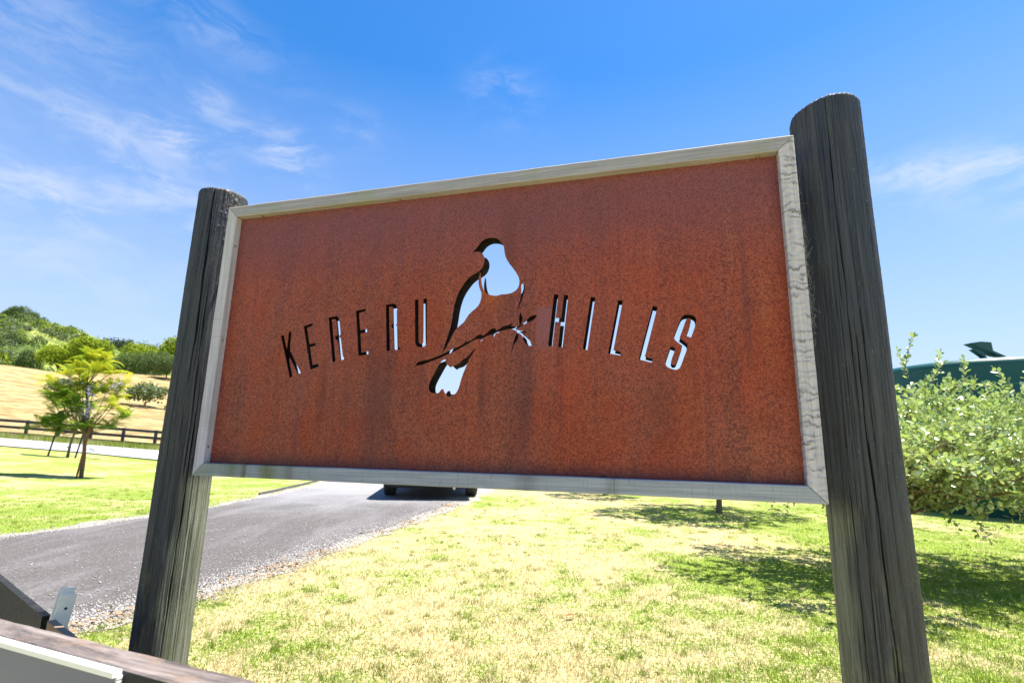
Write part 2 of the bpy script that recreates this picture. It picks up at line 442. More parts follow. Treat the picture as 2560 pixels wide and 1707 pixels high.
mat('brown twig', lambda t: principled(t, t.mix(t.noise(objc(t), 20.0), (0.14, 0.08, 0.045), (0.30, 0.20, 0.12)), 0.8))
mat('rusty stake', lambda t: principled(t, t.mix(t.noise(objc(t), 15.0), (0.16, 0.045, 0.02), (0.26, 0.08, 0.03)), 0.8))
mat('black stake', lambda t: principled(t, (0.03, 0.025, 0.03), 0.8))
mat('black paint timber', lambda t: principled(t, t.mix(t.noise(t.scale(objc(t), 4, 40, 40), 1.0, 4.0, 0.7), (0.010, 0.010, 0.013), (0.030, 0.028, 0.033)), 0.55, t.noise(t.scale(objc(t), 4, 60, 60), 1.0, 4.0, 0.7), 0.5, 0.003))


def f_burnt(t):
    c = objc(t)
    w = t.noise(t.scale(c, 40, 8, 50), 1.0, 5.0, 0.7, 1.5)
    g = t.noise(c, 260.0, 2.0, 0.6)
    col = t.mix(t.mapr(w, 0.4, 0.7), (0.004, 0.004, 0.004), (0.014, 0.013, 0.013))
    col = t.mix(t.mapr(g, 0.66, 0.74, 0.0, 0.6), col, (0.16, 0.15, 0.11))
    return principled(t, col, 0.4, w, 1.0, 0.010, 0.22)


mat('wet black board', f_burnt)
mat('raw board', lambda t: principled(t, t.mix(t.noise(t.scale(objc(t), 3, 60, 60), 1.0, 4.0), (0.16, 0.10, 0.06), (0.34, 0.25, 0.17)), 0.8))


def f_rail(t):
    c = objc(t)
    n_ = t.noise(t.scale(c, 5, 26, 26), 1.0, 5.0, 0.7, 0.6)
    m_ = t.noise(t.scale(c, 14, 30, 30), 1.0, 4.0, 0.7)
    col = t.mix(t.mapr(n_, 0.32, 0.68), (0.060, 0.050, 0.048), (0.24, 0.20, 0.18))
    col = t.mix(t.mapr(m_, 0.52, 0.7, 0.0, 0.7), col, (0.20, 0.14, 0.105))
    nz = t.n('ShaderNodeSeparateXYZ', ins={0: t.n('ShaderNodeTexCoord').outputs['Normal']})
    col = t.mix(t.mapr(nz.outputs[2], 0.3, 0.7), (0.022, 0.024, 0.030), col)   # near-black on all but the top
    return principled(t, col, 0.7, n_, 0.6, 0.003, 0.3)


mat('worn rail', f_rail)
mat('grey plastic sheet', lambda t: principled(t, t.mix(t.noise(t.scale(objc(t), 1, 1, 6), 3.0, 3.0), (0.075, 0.095, 0.19), (0.10, 0.125, 0.23)), 0.32, None, 0, 0, 0.5))
mat('white plastic edge', lambda t: principled(t, (0.82, 0.82, 0.80), 0.4))
mat('galvanised steel', lambda t: principled(t, t.mix(t.noise(objc(t), 60.0, 4.0, 0.7), (0.72, 0.74, 0.69), (0.88, 0.90, 0.84)), 0.5, t.noise(objc(t), 160.0, 3.0), 0.2, 0.001, 0.5, 0.0))
mat('dark hole', lambda t: principled(t, (0.03, 0.03, 0.03), 0.8))
mat('screw steel', lambda t: principled(t, (0.33, 0.33, 0.33), 0.4, None, 0, 0, 0.5, 0.8))
mat('green tank plastic', lambda t: principled(t, t.mix(t.noise(t.scale(objc(t), 1, 1, 3), 1.5, 3.0), (0.006, 0.055, 0.045), (0.012, 0.085, 0.068)), 0.38))
mat('pale tank line', lambda t: principled(t, (0.05, 0.16, 0.15), 0.5))
mat('cobweb silk', lambda t: principled(t, (0.62, 0.62, 0.64), 0.6))
mat('tyre rubber', lambda t: principled(t, t.mix(t.noise(objc(t), 40.0), (0.018, 0.018, 0.02), (0.045, 0.044, 0.046)), 0.7))
mat('alloy', lambda t: principled(t, (0.45, 0.46, 0.48), 0.3, None, 0, 0, 0.5, 0.9))
mat('dark car paint', lambda t: principled(t, (0.022, 0.028, 0.04), 0.25, None, 0, 0, 0.5, 0.2, 0.8))
mat('car glass', lambda t: principled(t, (0.01, 0.012, 0.014), 0.05))
mat('black trim', lambda t: principled(t, (0.015, 0.015, 0.016), 0.6))
mat('red lens', lambda t: principled(t, (0.35, 0.01, 0.01), 0.15))
mat('kerb timber', lambda t: principled(t, t.mix(t.noise(wpos(t), 9.0), (0.06, 0.06, 0.065), (0.15, 0.15, 0.16)), 0.85))
mat('pebble', lambda t: principled(t, t.mix(t.n('ShaderNodeAttribute', attribute_name='tone').outputs['Fac'], (0.20, 0.185, 0.175), (0.50, 0.47, 0.43)), 0.85))

# ---------------------------------------------------------------- helpers
COL = sc.collection


class MB:
    """collects verts and faces, then links them as one mesh object"""
    def __init__(s):
        s.v = []
        s.f = []
        s.tone = []

    def add(s, vs, fs, tone=None):
        b = len(s.v)
        s.v.extend([tuple(p) for p in vs])
        for q in fs:
            s.f.append(tuple(i + b for i in q))
            s.tone.append(tone if tone is not None else 0.5)

    def box(s, x0, x1, y0, y1, z0, z1, M=None):
        vs = [Vector((x, y, z)) for z in (z0, z1) for y in (y0, y1) for x in (x0, x1)]
        if M is not None:
            vs = [M @ p for p in vs]
        s.add(vs, [(0, 2, 3, 1), (4, 5, 7, 6), (0, 1, 5, 4), (2, 6, 7, 3), (0, 4, 6, 2), (1, 3, 7, 5)])

    def bar(s, a, b, w, h, up=(0, 0, 1)):
        """box beam from a to b, w across, h along up"""
        a = Vector(a); b = Vector(b)
        d = (b - a).normalized()
        u = Vector(up); side = d.cross(u).normalized(); u = side.cross(d).normalized()
        vs = []
        for p in (a, b):
            for i, j in ((-1, -1), (1, -1), (1, 1), (-1, 1)):
                vs.append(p + side * (w / 2 * i) + u * (h / 2 * j))
        s.add(vs, [(0, 1, 2, 3), (4, 7, 6, 5), (0, 4, 5, 1), (1, 5, 6, 2), (2, 6, 7, 3), (3, 7, 4, 0)])

    def tube(s, pts, rad, n=6, caps=True):
        pts = [Vector(p) for p in pts]
        rs = rad if isinstance(rad, (list, tuple)) else [rad] * len(pts)
        vs = []
        ref = Vector((0.13, 0.97, 0.21))
        for i, p in enumerate(pts):
            d = (pts[min(i + 1, len(pts) - 1)] - pts[max(i - 1, 0)])
            d = d.normalized() if d.length > 0 else Vector((0, 0, 1))
            r = ref if abs(d.dot(ref)) < 0.9 else Vector((1, 0, 0))
            a = d.cross(r).normalized(); b = d.cross(a)
            for k in range(n):
                t = 2 * math.pi * k / n
                vs.append(p + (a * math.cos(t) + b * math.sin(t)) * rs[i])
        fs = []
        for i in range(len(pts) - 1):
            for k in range(n):
                fs.append((i * n + k, i * n + (k + 1) % n, (i + 1) * n + (k + 1) % n, (i + 1) * n + k))
        if caps:
            fs.append(tuple(range(n - 1, -1, -1)))
            fs.append(tuple((len(pts) - 1) * n + k for k in range(n)))
        s.add(vs, fs)

    def lathe(s, prof, n=32, M=None, close=False):
        vs = []
        for r, z in prof:
            for k in range(n):
                t = 2 * math.pi * k / n
                p = Vector((r * math.cos(t), r * math.sin(t), z))
                vs.append(M @ p if M is not None else p)
        fs = []
        m = len(prof)
        for i in range(m - 1 if not close else m):
            for k in range(n):
                a = i * n; b = ((i + 1) % m) * n
                fs.append((a + k, a + (k + 1) % n, b + (k + 1) % n, b + k))
        s.add(vs, fs)

    def mesh(s, name, m, smooth=False):
        me = bpy.data.meshes.new(name)
        me.from_pydata(s.v, [], s.f)
        if any(t != 0.5 for t in s.tone):
            at = me.attributes.new('tone', 'FLOAT', 'FACE')
            at.data.foreach_set('value', np.array(s.tone, dtype=np.float32))
        me.materials.append(MATS[m])
        if smooth:
            me.polygons.foreach_set('use_smooth', [True] * len(me.polygons))
        me.update()
        return me

    def build(s, name, m, parent=None, smooth=False, loc=None, rotz=None, M=None):
        return link(name, s.mesh(name, m, smooth), parent, loc, rotz, M)


def link(name, me, parent=None, loc=None, rotz=None, M=None):
    o = bpy.data.objects.new(name, me)
    COL.objects.link(o)
    if parent is not None:
        o.parent = parent
    if M is not None:
        o.matrix_local = M
    if loc is not None:
        o.location = loc
    if rotz is not None:
        o.rotation_euler = (0, 0, rotz)
    return o


def bevel(o, w=0.003, seg=2):
    md = o.modifiers.new('bevel', 'BEVEL')
    md.width = w
    md.segments = seg
    md.limit_method = 'ANGLE'
    return o


def thing(name, label, cat, loc=(0, 0, 0), rotz=0.0, group=None):
    o = bpy.data.objects.new(name, None)
    COL.objects.link(o)
    o.location = loc
    o.rotation_euler = (0, 0, rotz)
    o.empty_display_size = 0.1
    tag(o, label, cat, group)
    return o


def tag(o, label=None, cat=None, group=None, kind=None):
    if label: o['label'] = label
    if cat: o['category'] = cat
    if group: o['group'] = group
    if kind: o['kind'] = kind
    return o


def fastmesh(name, V, F, m, tone=None, smooth=False):
    """numpy verts (N,3) and equal-sized faces (M,k)"""
    me = bpy.data.meshes.new(name)
    V = np.ascontiguousarray(V, dtype=np.float32); F = np.ascontiguousarray(F, dtype=np.int32)
    k = F.shape[1]
    me.vertices.add(len(V)); me.vertices.foreach_set('co', V.ravel())
    me.loops.add(F.size); me.loops.foreach_set('vertex_index', F.ravel())
    me.polygons.add(len(F))
    me.polygons.foreach_set('loop_start', np.arange(0, F.size, k, dtype=np.int32))
    if smooth:
        me.polygons.foreach_set('use_smooth', np.ones(len(F), dtype=bool))
    me.update(calc_edges=True)
    if tone is not None:
        at = me.attributes.new('tone', 'FLOAT', 'FACE')
        at.data.foreach_set('value', np.ascontiguousarray(tone, dtype=np.float32))
    me.materials.append(MATS[m])
    return me


rng = np.random.default_rng(7)
random.seed(7)


# ---------------------------------------------------------------- terrain
def lin(x, xs, ys):
    return float(np.interp(x, xs, ys))


def sstep(a):
    a = max(0.0, min(1.0, a))
    return a * a * (3 - 2 * a)


CREST = ([-400, -120, -95, -87, -78, -67, -50, -30, 0, 60], [16, 13.6, 13.0, 12.9, 11.3, 8.8, 6.0, 3.4, 0.9, 0.3])
RIDGE = ([-500, -330, -266, -243, -226, -211, -193, -170, -140, -80, 0], [48, 62, 61.0, 59, 54, 45, 31, 20, 12, 4, 0])
FAR = ([-700, -300, -268, -200, -150, -90, 0, 400], [66, 64, 60, 42, 24, 10, 3, 0])


def hgt(x, y):
    a = -.055 * max(-90.0, x) - .02 * min(y, 33) - .28
    if y < -10:
        a = -0.2
    lawn = max(0.0, 0.5 * (a + math.sqrt(a * a + .0225)) - .075)
    if x < -60 and y < 33:
        lawn = min(lawn, 3.0)
    if y <= 36:
        return lawn
    cr = lin(x, *CREST)
    if y <= 95:
        s = math.sin(math.pi / 2 * (y - 36) / 59)
        return lawn + (cr - lawn) * s + 0.35 * noise.noise(Vector((x * .06, y * .06, 0))) * sstep((y - 36) / 8)
    val = cr + (4.5 if x > -100 else 3.5) * sstep((20 - x) / 60)
    z = cr + (val - cr) * sstep((y - 97) / 45)
    if x < 60:
        rd = lin(x, *RIDGE)
        z2 = rd * (sstep((y - 120) / 150) if y < 270 else 1 - 0.5 * sstep((y - 270) / 80))
        fr = lin(x, *FAR)
        z3 = fr * sstep((y - 280) / 120) * (1 - 0.6 * sstep((y - 420) / 300))
        z = max(z, z2, z3) + 1.2 * noise.noise(Vector((x * .03, y * .03, 3))) * sstep((y - 120) / 40)
    else:
        z *= 1 - sstep((y - 120) / 100)
    return z


def axis(*segs):
    out = []
    for a, b, st in segs:
        out += list(np.arange(a, b, st))
    out.append(segs[-1][1])
    return out


xs = axis((-3000, -600, 400), (-600, -300, 15), (-300, -60, 4), (-60, 12, 1.0), (12, 60, 4), (60, 300, 30), (300, 3000, 450))
ys = axis((-3000, -60, 490), (-60, 0, 10), (0, 46, 1.0), (46, 140, 3), (140, 440, 6), (440, 700, 26), (700, 4000, 550))
V = [(x, y, hgt(x, y)) for y in ys for x in xs]
nx = len(xs)
F = [(j * nx + i, j * nx + i + 1, (j + 1) * nx + i + 1, (j + 1) * nx + i) for j in range(len(ys) - 1) for i in range(nx - 1)]
g = link('ground', fastmesh('ground', np.array(V), np.array(F), 'dry lawn', smooth=True))
tag(g, kind='structure')


def ribbon(name, left, right, m, dz, nc=10, step=0.25, wob=0.0, seed=0.0):
    """sheet between two polylines lying dz above the ground"""
    def resample(pl, n):
        P = [Vector((a, b, 0)) for a, b in pl]
        L = [0.0]
        for i in range(1, len(P)):
            L.append(L[-1] + (P[i] - P[i - 1]).length)
        o = []
        for k in range(n + 1):
            t = L[-1] * k / n
            o.append((np.interp(t, L, [p.x for p in P]), np.interp(t, L, [p.y for p in P])))
        return o, L[-1]
    _, len_ = resample(left, 4)
    n = max(4, int(len_ / step))
    A, _ = resample(left, n)
    B, _ = resample(right, n)
    vs = []
    for i in range(n + 1):
        wa = wob * (noise.noise(Vector((A[i][0] * 1.7, A[i][1] * 1.7, seed))) + .6 * noise.noise(Vector((A[i][0] * 7, A[i][1] * 7, seed))))
        wb = wob * (noise.noise(Vector((B[i][0] * 1.7, B[i][1] * 1.7, seed + 5))) + .6 * noise.noise(Vector((B[i][0] * 7, B[i][1] * 7, seed))))
        a = Vector((A[i][0], A[i][1], 0)); b = Vector((B[i][0], B[i][1], 0))
        d = (b - a).normalized()
        a = a - d * wa; b = b + d * wb
        for k in range(nc + 1):
            p = a + (b - a) * k / nc
            vs.append((p.x, p.y, hgt(p.x, p.y) + dz))
    fs = [(i * (nc + 1) + k, i * (nc + 1) + k + 1, (i + 1) * (nc + 1) + k + 1, (i + 1) * (nc + 1) + k) for i in range(n) for k in range(nc)]
    o = link(name, fastmesh(name, np.array(vs), np.array(fs), m, smooth=True))
    tag(o, kind='structure')
    return o


FAR_EDGE = [(-8.5, 0.2), (-6.3, 3.2), (-5.25, 5.3), (-4.98, 6.21), (-4.78, 7.13), (-4.55, 8.3), (-4.5, 9.94), (-4.6, 12.98), (-5.2, 18.0), (-6.0, 22.5)]
NEAR_EDGE = [(-4.3, 0.0), (-3.05, 2.0), (-2.55, 3.05), (-2.2, 3.71), (-1.95, 4.73), (-1.75, 5.93), (-1.45, 7.06), (-1.1, 9.34), (-0.75, 12.0), (-0.4, 17.0), (-0.2, 23.5)]
ribbon('gravel_verge', [(x - .21, y) for x, y in FAR_EDGE], [(x + .19 + (.18 if y > 8 else 0), y) for x, y in NEAR_EDGE], 'pale gravel', 0.005, 12, 0.12, 0.22, 2.0)
ribbon('driveway', FAR_EDGE, NEAR_EDGE, 'worn asphalt', 0.010, 12, 0.12, 0.10, 9.0)
ribbon('road', [(-60, 46), (-33.5, 33.2), (-28.3, 33.0), (-23.4, 32.8), (-12, 31.0), (6, 29.5), (25, 29)], [(-60, 26), (-30, 24.9), (-23.78, 24.7), (-19.85, 24.4), (-15.2, 22.8), (-6, 22.0), (25, 21.5)], 'pale road', 0.05, 12, 0.8)

# ---------------------------------------------------------------- the sign
SGN = thing('entrance_sign', 'large rusty steel sign with cut-out bird, framed in grey timber between round posts', 'sign',
            (-0.16827, 1.65130, 0.0), R_(-16.088))
Z0, Z1, HW, FD, FW = 0.9174, 1.9648, 1.0273, 0.092, 0.0445


def frame_member(name, a, b, inward, m, tint, label=None):
    """mitred timber from corner a to corner b (x, z of the outer edge); local X runs along it"""
    a = Vector((a[0], 0, a[1])); b = Vector((b[0], 0, b[1]))
    L = (b - a).length
    d = (b - a).normalized(); u = Vector((inward[0], 0, inward[1]))
    mid = (a + b) / 2
    n = 60
    mb = MB()
    ch = 0.0022
    vs = []
    rowsn = []
    for i in range(n + 1):
        t = i / n
        row = []
        # cross-section (depth y, inward w)
        for (yy, w) in ((0.0, ch), (0.0, FW - ch), (ch, FW), (FD, FW), (FD, 0.0), (ch, 0.0)):
            x = -L / 2 + w + (L - 2 * w) * t
            jj = 0.0007 * noise.noise(Vector((x * 9, yy * 50, w * 60 + a.x * 7)))
            gap = -0.0009 if i in (0, n) else 0
            x = x - gap if i == 0 else x + gap
            row.append((x, yy + (jj if yy < 0.01 else 0), w + jj))
        rowsn.append(row)
    for r in rowsn:
        vs += r
    fs = []
    for i in range(n):
        for k in range(6):
            fs.append((i * 6 + k, i * 6 + (k + 1) % 6, (i + 1) * 6 + (k + 1) % 6, (i + 1) * 6 + k))
    fs.append(tuple(range(5, -1, -1))); fs.append(tuple(n * 6 + k for k in range(6)))
    mb.add(vs, fs)
    M = Matrix(((d.x, 0, u.x, mid.x), (0, 1, 0, 0), (d.z, 0, u.z, mid.z), (0, 0, 0, 1)))
    # keep it a rotation: flip faces if mirrored
    if M.to_3x3().determinant() < 0:
        M = Matrix(((-d.x, 0, u.x, mid.x), (0, 1, 0, 0), (-d.z, 0, u.z, mid.z), (0, 0, 0, 1)))
    o = mb.build(name, m, SGN, M=M)
    o.color = tint
    if label: o['label'] = label
    return o


TLc, TRc, BRc, BLc = (-HW, Z1), (HW, Z1), (HW, Z0), (-HW, Z0)
frame_member('frame_rail', TLc, TRc, (0, -1), 'top rail pine', (1, 1, 1, 1), 'top timber of the frame with ground bounce painted tan on its underside')
frame_member('frame_rail', BLc, BRc, (0, 1), 'stained pine', (1, 1, 1, 1), 'bottom timber of the frame with green and brown stains')
frame_member('frame_rail', BLc, TLc, (1, 0), 'weathered pine', (1.12, 1.12, 1.14, 1), 'left upright of the frame, smooth grey')
frame_member('frame_rail', TRc, BRc, (-1, 0), 'sawn pine', (1, 1, 1, 1), 'right upright of the frame with wavy dark saw marks')

CUTS = {
    'K': [(-732.0,513.2), (-719.4,516.2), (-699.3,462.8), (-699.0,526.9), (-686.7,529.1), (-684.0,457.5), (-627.0,371.9), (-639.5,367.4), (-682.1,430.2), (-681.4,414.3), (-660.8,358.6), (-672.8,355.6)],
    'E1': [(-636.4,546.3), (-598.3,555.9), (-595.7,546.1), (-620.1,539.1), (-601.9,477.3), (-576.6,482.1), (-574.1,470.9), (-598.7,465.6), (-580.6,399.6), (-554.8,404.8), (-551.7,393.6), (-588.3,383.1)],
    'R1': [(-533.1,573.9), (-501.4,578.0), (-493.7,575.8), (-488.5,568.3), (-487.2,561.6), (-483.7,553.4), (-474.9,509.5), (-481.4,500.5), (-472.8,494.2), (-458.5,429.6), (-454.6,424.8), (-443.5,418.9), (-462.3,414.5), (-467.4,419.0), (-475.0,448.1), (-484.7,487.0), (-494.9,491.1), (-498.1,502.0), (-491.5,504.1), (-487.9,510.0), (-497.1,556.7), (-500.5,563.5), (-506.2,566.5), (-516.8,565.4), (-486.1,410.2), (-498.7,407.6)],
    'E2': [(-420.9,592.9), (-381.4,599.8), (-379.7,590.2), (-406.7,584.2), (-395.5,520.2), (-369.2,524.8), (-367.2,512.6), (-393.6,508.9), (-383.9,439.1), (-358.0,444.7), (-355.6,432.9), (-395.2,427.9)],
    'R2': [(-302.2,609.7), (-271.4,611.9), (-262.8,609.4), (-258.0,601.3), (-255.4,592.1), (-250.6,540.8), (-256.7,533.4), (-248.4,525.9), (-242.4,461.3), (-239.2,454.2), (-229.7,447.7), (-252.2,444.6), (-256.3,451.7), (-263.1,518.3), (-270.5,524.3), (-276.7,532.7), (-271.5,538.2), (-266.5,546.2), (-270.8,592.9), (-273.2,598.7), (-279.0,601.1), (-287.3,600.3), (-272.7,443.4), (-285.9,442.1)],
    'U': [(-189.5,621.3), (-175.3,622.0), (-165.6,473.8), (-163.0,466.2), (-156.1,462.3), (-150.2,466.3), (-148.6,474.4), (-156.9,623.2), (-143.4,623.2), (-134.6,472.7), (-136.0,460.3), (-143.6,453.2), (-154.0,450.8), (-167.5,453.4), (-176.6,461.7), (-179.8,474.3)],
    'H': [(303.9,611.3), (318.5,609.4), (309.7,532.1), (327.9,530.6), (336.3,606.9), (350.9,605.7), (332.1,436.0), (317.8,437.6), (326.5,517.5), (308.4,519.3), (299.6,439.8), (285.4,441.9)],
    'I': [(421.7,595.4), (436.1,593.6), (410.2,424.6), (395.5,427.5)],
    'L1': [(506.6,579.5), (521.0,577.7), (489.3,422.4), (511.9,416.5), (510.4,405.3), (473.0,412.7)],
    'L2': [(609.4,555.3), (623.4,551.6), (581.7,399.8), (604.1,392.8), (601.6,381.0), (563.6,392.3)],
    'S': [(715.4,453.7), (701.9,458.2), (716.5,496.4), (717.5,506.4), (712.6,512.2), (705.3,510.3), (702.0,503.8), (682.9,453.4), (702.2,436.8), (704.9,430.6), (703.5,421.9), (684.1,372.3), (680.7,364.8), (673.3,358.5), (663.1,358.7), (646.9,365.5), (640.6,373.3), (640.3,384.2), (656.5,428.9), (670.8,422.9), (657.0,387.1), (655.7,379.5), (659.5,372.9), (667.7,372.7), (673.2,381.3), (690.1,428.9), (670.7,446.1), (667.2,454.0), (668.2,462.8), (688.9,513.3), (696.5,521.9), (709.0,524.0), (723.3,520.6), (731.2,513.5), (732.7,502.3), (729.0,489.2)],
    'body': [(16.4,775.6), (28.2,778.8), (43.2,778.4), (54.0,772.0), (61.7,757.8), (62.7,740.9), (57.8,724.5), (49.7,713.4), (37.3,705.1), (18.6,696.0), (4.1,684.5), (-10.1,666.6), (-22.1,648.6), (-30.8,630.4), (-37.5,608.0), (-42.7,581.5), (-46.3,548.8), (-50.5,520.5), (-57.6,492.4), (-66.9,464.5), (-77.3,426.7), (-65.8,442.3), (-59.9,452.2), (-52.2,468.0), (-40.7,493.7), (-28.8,511.4), (-12.5,524.9), (-2.3,532.5), (7.5,548.3), (15.5,560.1), (27.6,570.4), (39.8,579.1), (49.8,590.8), (55.4,608.8), (57.0,625.1), (54.5,635.5), (47.7,650.3), (44.2,667.1), (45.3,683.6), (48.0,703.5), (50.6,699.9), (53.0,678.9), (55.8,658.1), (63.6,639.0), (75.6,626.0), (92.4,619.7), (113.0,616.8), (125.1,621.7), (145.5,620.5), (165.6,624.5), (181.4,635.6), (187.9,651.3), (187.6,669.5), (180.4,686.3), (165.8,707.9), (149.0,729.8), (138.3,749.4), (133.7,768.5), (131.1,789.7), (123.7,800.9), (115.9,812.2), (105.2,820.9), (90.4,825.2), (75.5,826.7), (60.8,822.9), (48.3,814.2), (38.1,800.2), (27.9,788.3)],
    'feather': [(193.2,648.9), (196.3,654.0), (201.9,654.4), (206.4,648.0), (207.8,637.9), (203.7,620.1), (198.1,600.5), (190.5,581.0), (180.9,558.5), (184.6,577.4), (192.1,600.8), (194.4,624.7)],
    'branch': [(-173.4,387.7), (-164.7,402.0), (-138.9,406.2), (-117.5,410.5), (-96.5,418.0), (-79.8,424.7), (-63.1,431.9), (-42.5,441.6), (-17.6,450.0), (2.7,462.1), (6.5,471.9), (9.3,465.0), (23.2,469.3), (39.4,478.7), (45.3,486.4), (59.6,489.0), (65.9,484.4), (82.0,492.9), (85.8,500.7), (99.8,508.0), (110.0,505.6), (111.4,499.6), (124.2,505.0), (136.0,513.2), (153.9,516.4), (161.9,519.2), (166.9,527.6), (165.9,517.0), (162.0,512.1), (174.0,510.0), (183.9,510.3), (190.9,514.0), (188.2,529.8), (189.1,545.4), (192.9,557.1), (199.0,546.9), (202.0,535.0), (197.5,521.1), (194.9,513.8), (203.4,520.0), (213.1,524.7), (216.9,534.3), (230.5,543.4), (249.1,546.4), (244.2,534.9), (232.7,525.7), (217.1,521.4), (207.4,516.4), (197.7,510.5), (187.9,505.9), (176.1,504.0), (186.1,497.4), (198.0,494.2), (207.7,495.7), (217.6,489.5), (207.9,486.8), (196.1,490.0), (202.9,481.1), (208.1,475.9), (219.9,470.1), (227.8,458.3), (232.6,443.5), (220.2,445.1), (208.4,455.1), (202.3,468.8), (202.6,474.6), (193.0,485.8), (188.2,488.3), (189.2,479.0), (184.8,463.6), (175.2,452.3), (169.6,437.1), (164.2,414.2), (161.8,398.9), (165.8,429.5), (171.6,456.3), (174.8,471.7), (180.5,483.2), (183.5,487.7), (182.6,493.2), (173.0,499.1), (160.2,502.7), (144.3,500.3), (124.4,495.2), (123.7,491.7), (110.5,489.8), (104.8,475.1), (103.3,486.9), (88.3,484.8), (67.4,476.5), (64.4,467.9), (58.5,462.2), (59.3,474.0), (39.7,470.7), (23.4,463.4), (-0.9,448.3), (-25.4,437.1), (-50.2,425.9), (-66.8,419.6), (-87.6,411.0), (-117.0,401.7), (-138.1,393.4), (-151.0,391.3)],
    'tail': [(-77.9,404.0), (-62.9,409.2), (-60.5,396.4), (-54.7,388.4), (-43.8,380.3), (-35.7,386.0), (-19.1,389.6), (-7.2,401.1), (2.9,408.7), (15.1,414.3), (28.8,431.6), (44.0,443.7), (37.9,431.3), (25.4,414.0), (15.9,394.6), (8.4,375.3), (1.0,356.0), (-6.3,332.8), (-11.4,309.7), (-19.1,296.3), (-25.0,290.6), (-34.1,290.6), (-37.1,284.9), (-46.5,282.6), (-55.0,286.1), (-58.4,294.7), (-64.1,300.5), (-65.3,308.3), (-73.7,307.6), (-78.3,298.7), (-86.5,294.5), (-104.6,295.0), (-116.3,299.0), (-119.4,308.8), (-119.9,316.6), (-119.9,324.5), (-113.6,340.1), (-102.0,361.6), (-90.4,383.2)],
}


def rounded(pts, it=1, sharp=55):
    """soften shallow corners of a traced outline, keep the sharp ones"""
    for _ in range(it):
        out = []
        n = len(pts)
        for i in range(n):
            p0, p1, p2 = Vector(pts[i - 1]), Vector(pts[i]), Vector(pts[(i + 1) % n])
            a = (p1 - p0); b = (p2 - p1)
            ang = math.degrees(a.angle(b)) if a.length > 0 and b.length > 0 else 0
            if ang > sharp or ang < 4:
                out.append(tuple(p1))
            else:
                out.append(tuple(p1 + (p0 - p1) * .25)); out.append(tuple(p1 + (p2 - p1) * .25))
        pts = out
    return pts


def sheet_mesh(name, y, m, th=0.003):
    cu = bpy.data.curves.new(name, 'CURVE')
    cu.dimensions = '2D'
    cu.fill_mode = 'BOTH'
    cu.extrude = th / 2
    w = HW - FW + 0.004
    polys = [[(-w, Z0 + FW - .004), (w, Z0 + FW - .004), (w, Z1 - FW + .004), (-w, Z1 - FW + .004)]]
    for k, p in CUTS.items():
        q = [(a / 1000.0, b / 1000.0 + Z0) for a, b in p]
        organic = k in ('body', 'feather', 'tail')
        q = rounded(q, 2 if organic else (1 if k in ('branch', 'S', 'U') else 0), 60 if organic else 50)
        polys.append(q)
    for p in polys:
        sp = cu.splines.new('POLY')
        sp.points.add(len(p) - 1)
        sp.use_cyclic_u = True
        for i, (a, b) in enumerate(p):
            sp.points[i].co = (a, b, 0, 1)
    tmp = bpy.data.objects.new('tmp', cu)
    COL.objects.link(tmp)
    dg = bpy.context.evaluated_depsgraph_get()
    me = bpy.data.meshes.new_from_object(tmp.evaluated_get(dg))
    bpy.data.objects.remove(tmp)
    me.transform(Matrix.Translation((0, y, 0)) @ Matrix.Rotation(math.pi / 2, 4, 'X'))
    # the outlines are traced in metres above the ground; make the frame's foot the origin
    me.transform(Matrix.Translation((0, 0, -Z0)))
    me.materials.clear()
    me.materials.append(MATS[m])
    me.name = name
    return me


s1 = link('steel_sheet', sheet_mesh('front_sheet', 0.0305, 'rusted steel'), SGN, loc=(0, 0, Z0))
s1['label'] = 'front rusty steel sheet with KERERU HILLS and a pigeon on a branch cut out'
s2 = link('steel_sheet', sheet_mesh('rear_sheet', 0.0860, 'cut steel back'), SGN, loc=(0, 0, Z0))
s2['label'] = 'dark rear sheet with the same cut-outs behind the front one'

# screws on the inner faces of the uprights, wasp nests under the top rail
for x, z in ((-HW + FW + .0005, 1.42), (-HW + FW + .0005, 1.02), (-HW + FW + .0005, 1.80), (HW - FW - .0005, 1.62), (HW - FW - .0005, 1.12)):
    sg = 1 if x < 0 else -1
    mb = MB()
    mb.lathe([(0, 0.0012), (0.0022, 0.0009), (0.0024, 0.0002), (0.0042, 0.0014), (0.0046, 0.0)], 14, Matrix.Translation((x, 0.013, z)) @ Matrix.Rotation(sg * math.pi / 2, 4, 'Y'))
    mb.build('screw', 'screw steel', SGN)
for x in (-0.875, -0.27, 0.93):
    mb = MB()
    vs = []
    mb.lathe([(0.0005, -0.0065), (0.004, -0.0055), (0.0065, -0.003), (0.0062, 0.0)], 10, Matrix.Translation((x, 0.02, Z1 - FW)))
    mb.v = [tuple(Vector(p) + Vector((noise.noise(Vector(p) * 300), noise.noise(Vector(p) * 300 + Vector((9, 0, 0))), 0)) * 0.0016) for p in mb.v]
    mb.build('insect_nest', 'brown twig', SGN)
for x in (-0.80, 0.455):
    mb = MB()
    mb.tube([(x - .006, .016, Z0 + FW + .003), (x, .015, Z0 + FW + .0042), (x + .006, .017, Z0 + FW + .003)], [.001, .003, .001], 6)
    mb.build('beetle', 'black trim', SGN)

# posts -------------------------------------------------------------------
to_local = Matrix.Rotation(R_(16.088), 4, 'Z') @ Matrix.Translation((0.16827, -1.65130, 0))


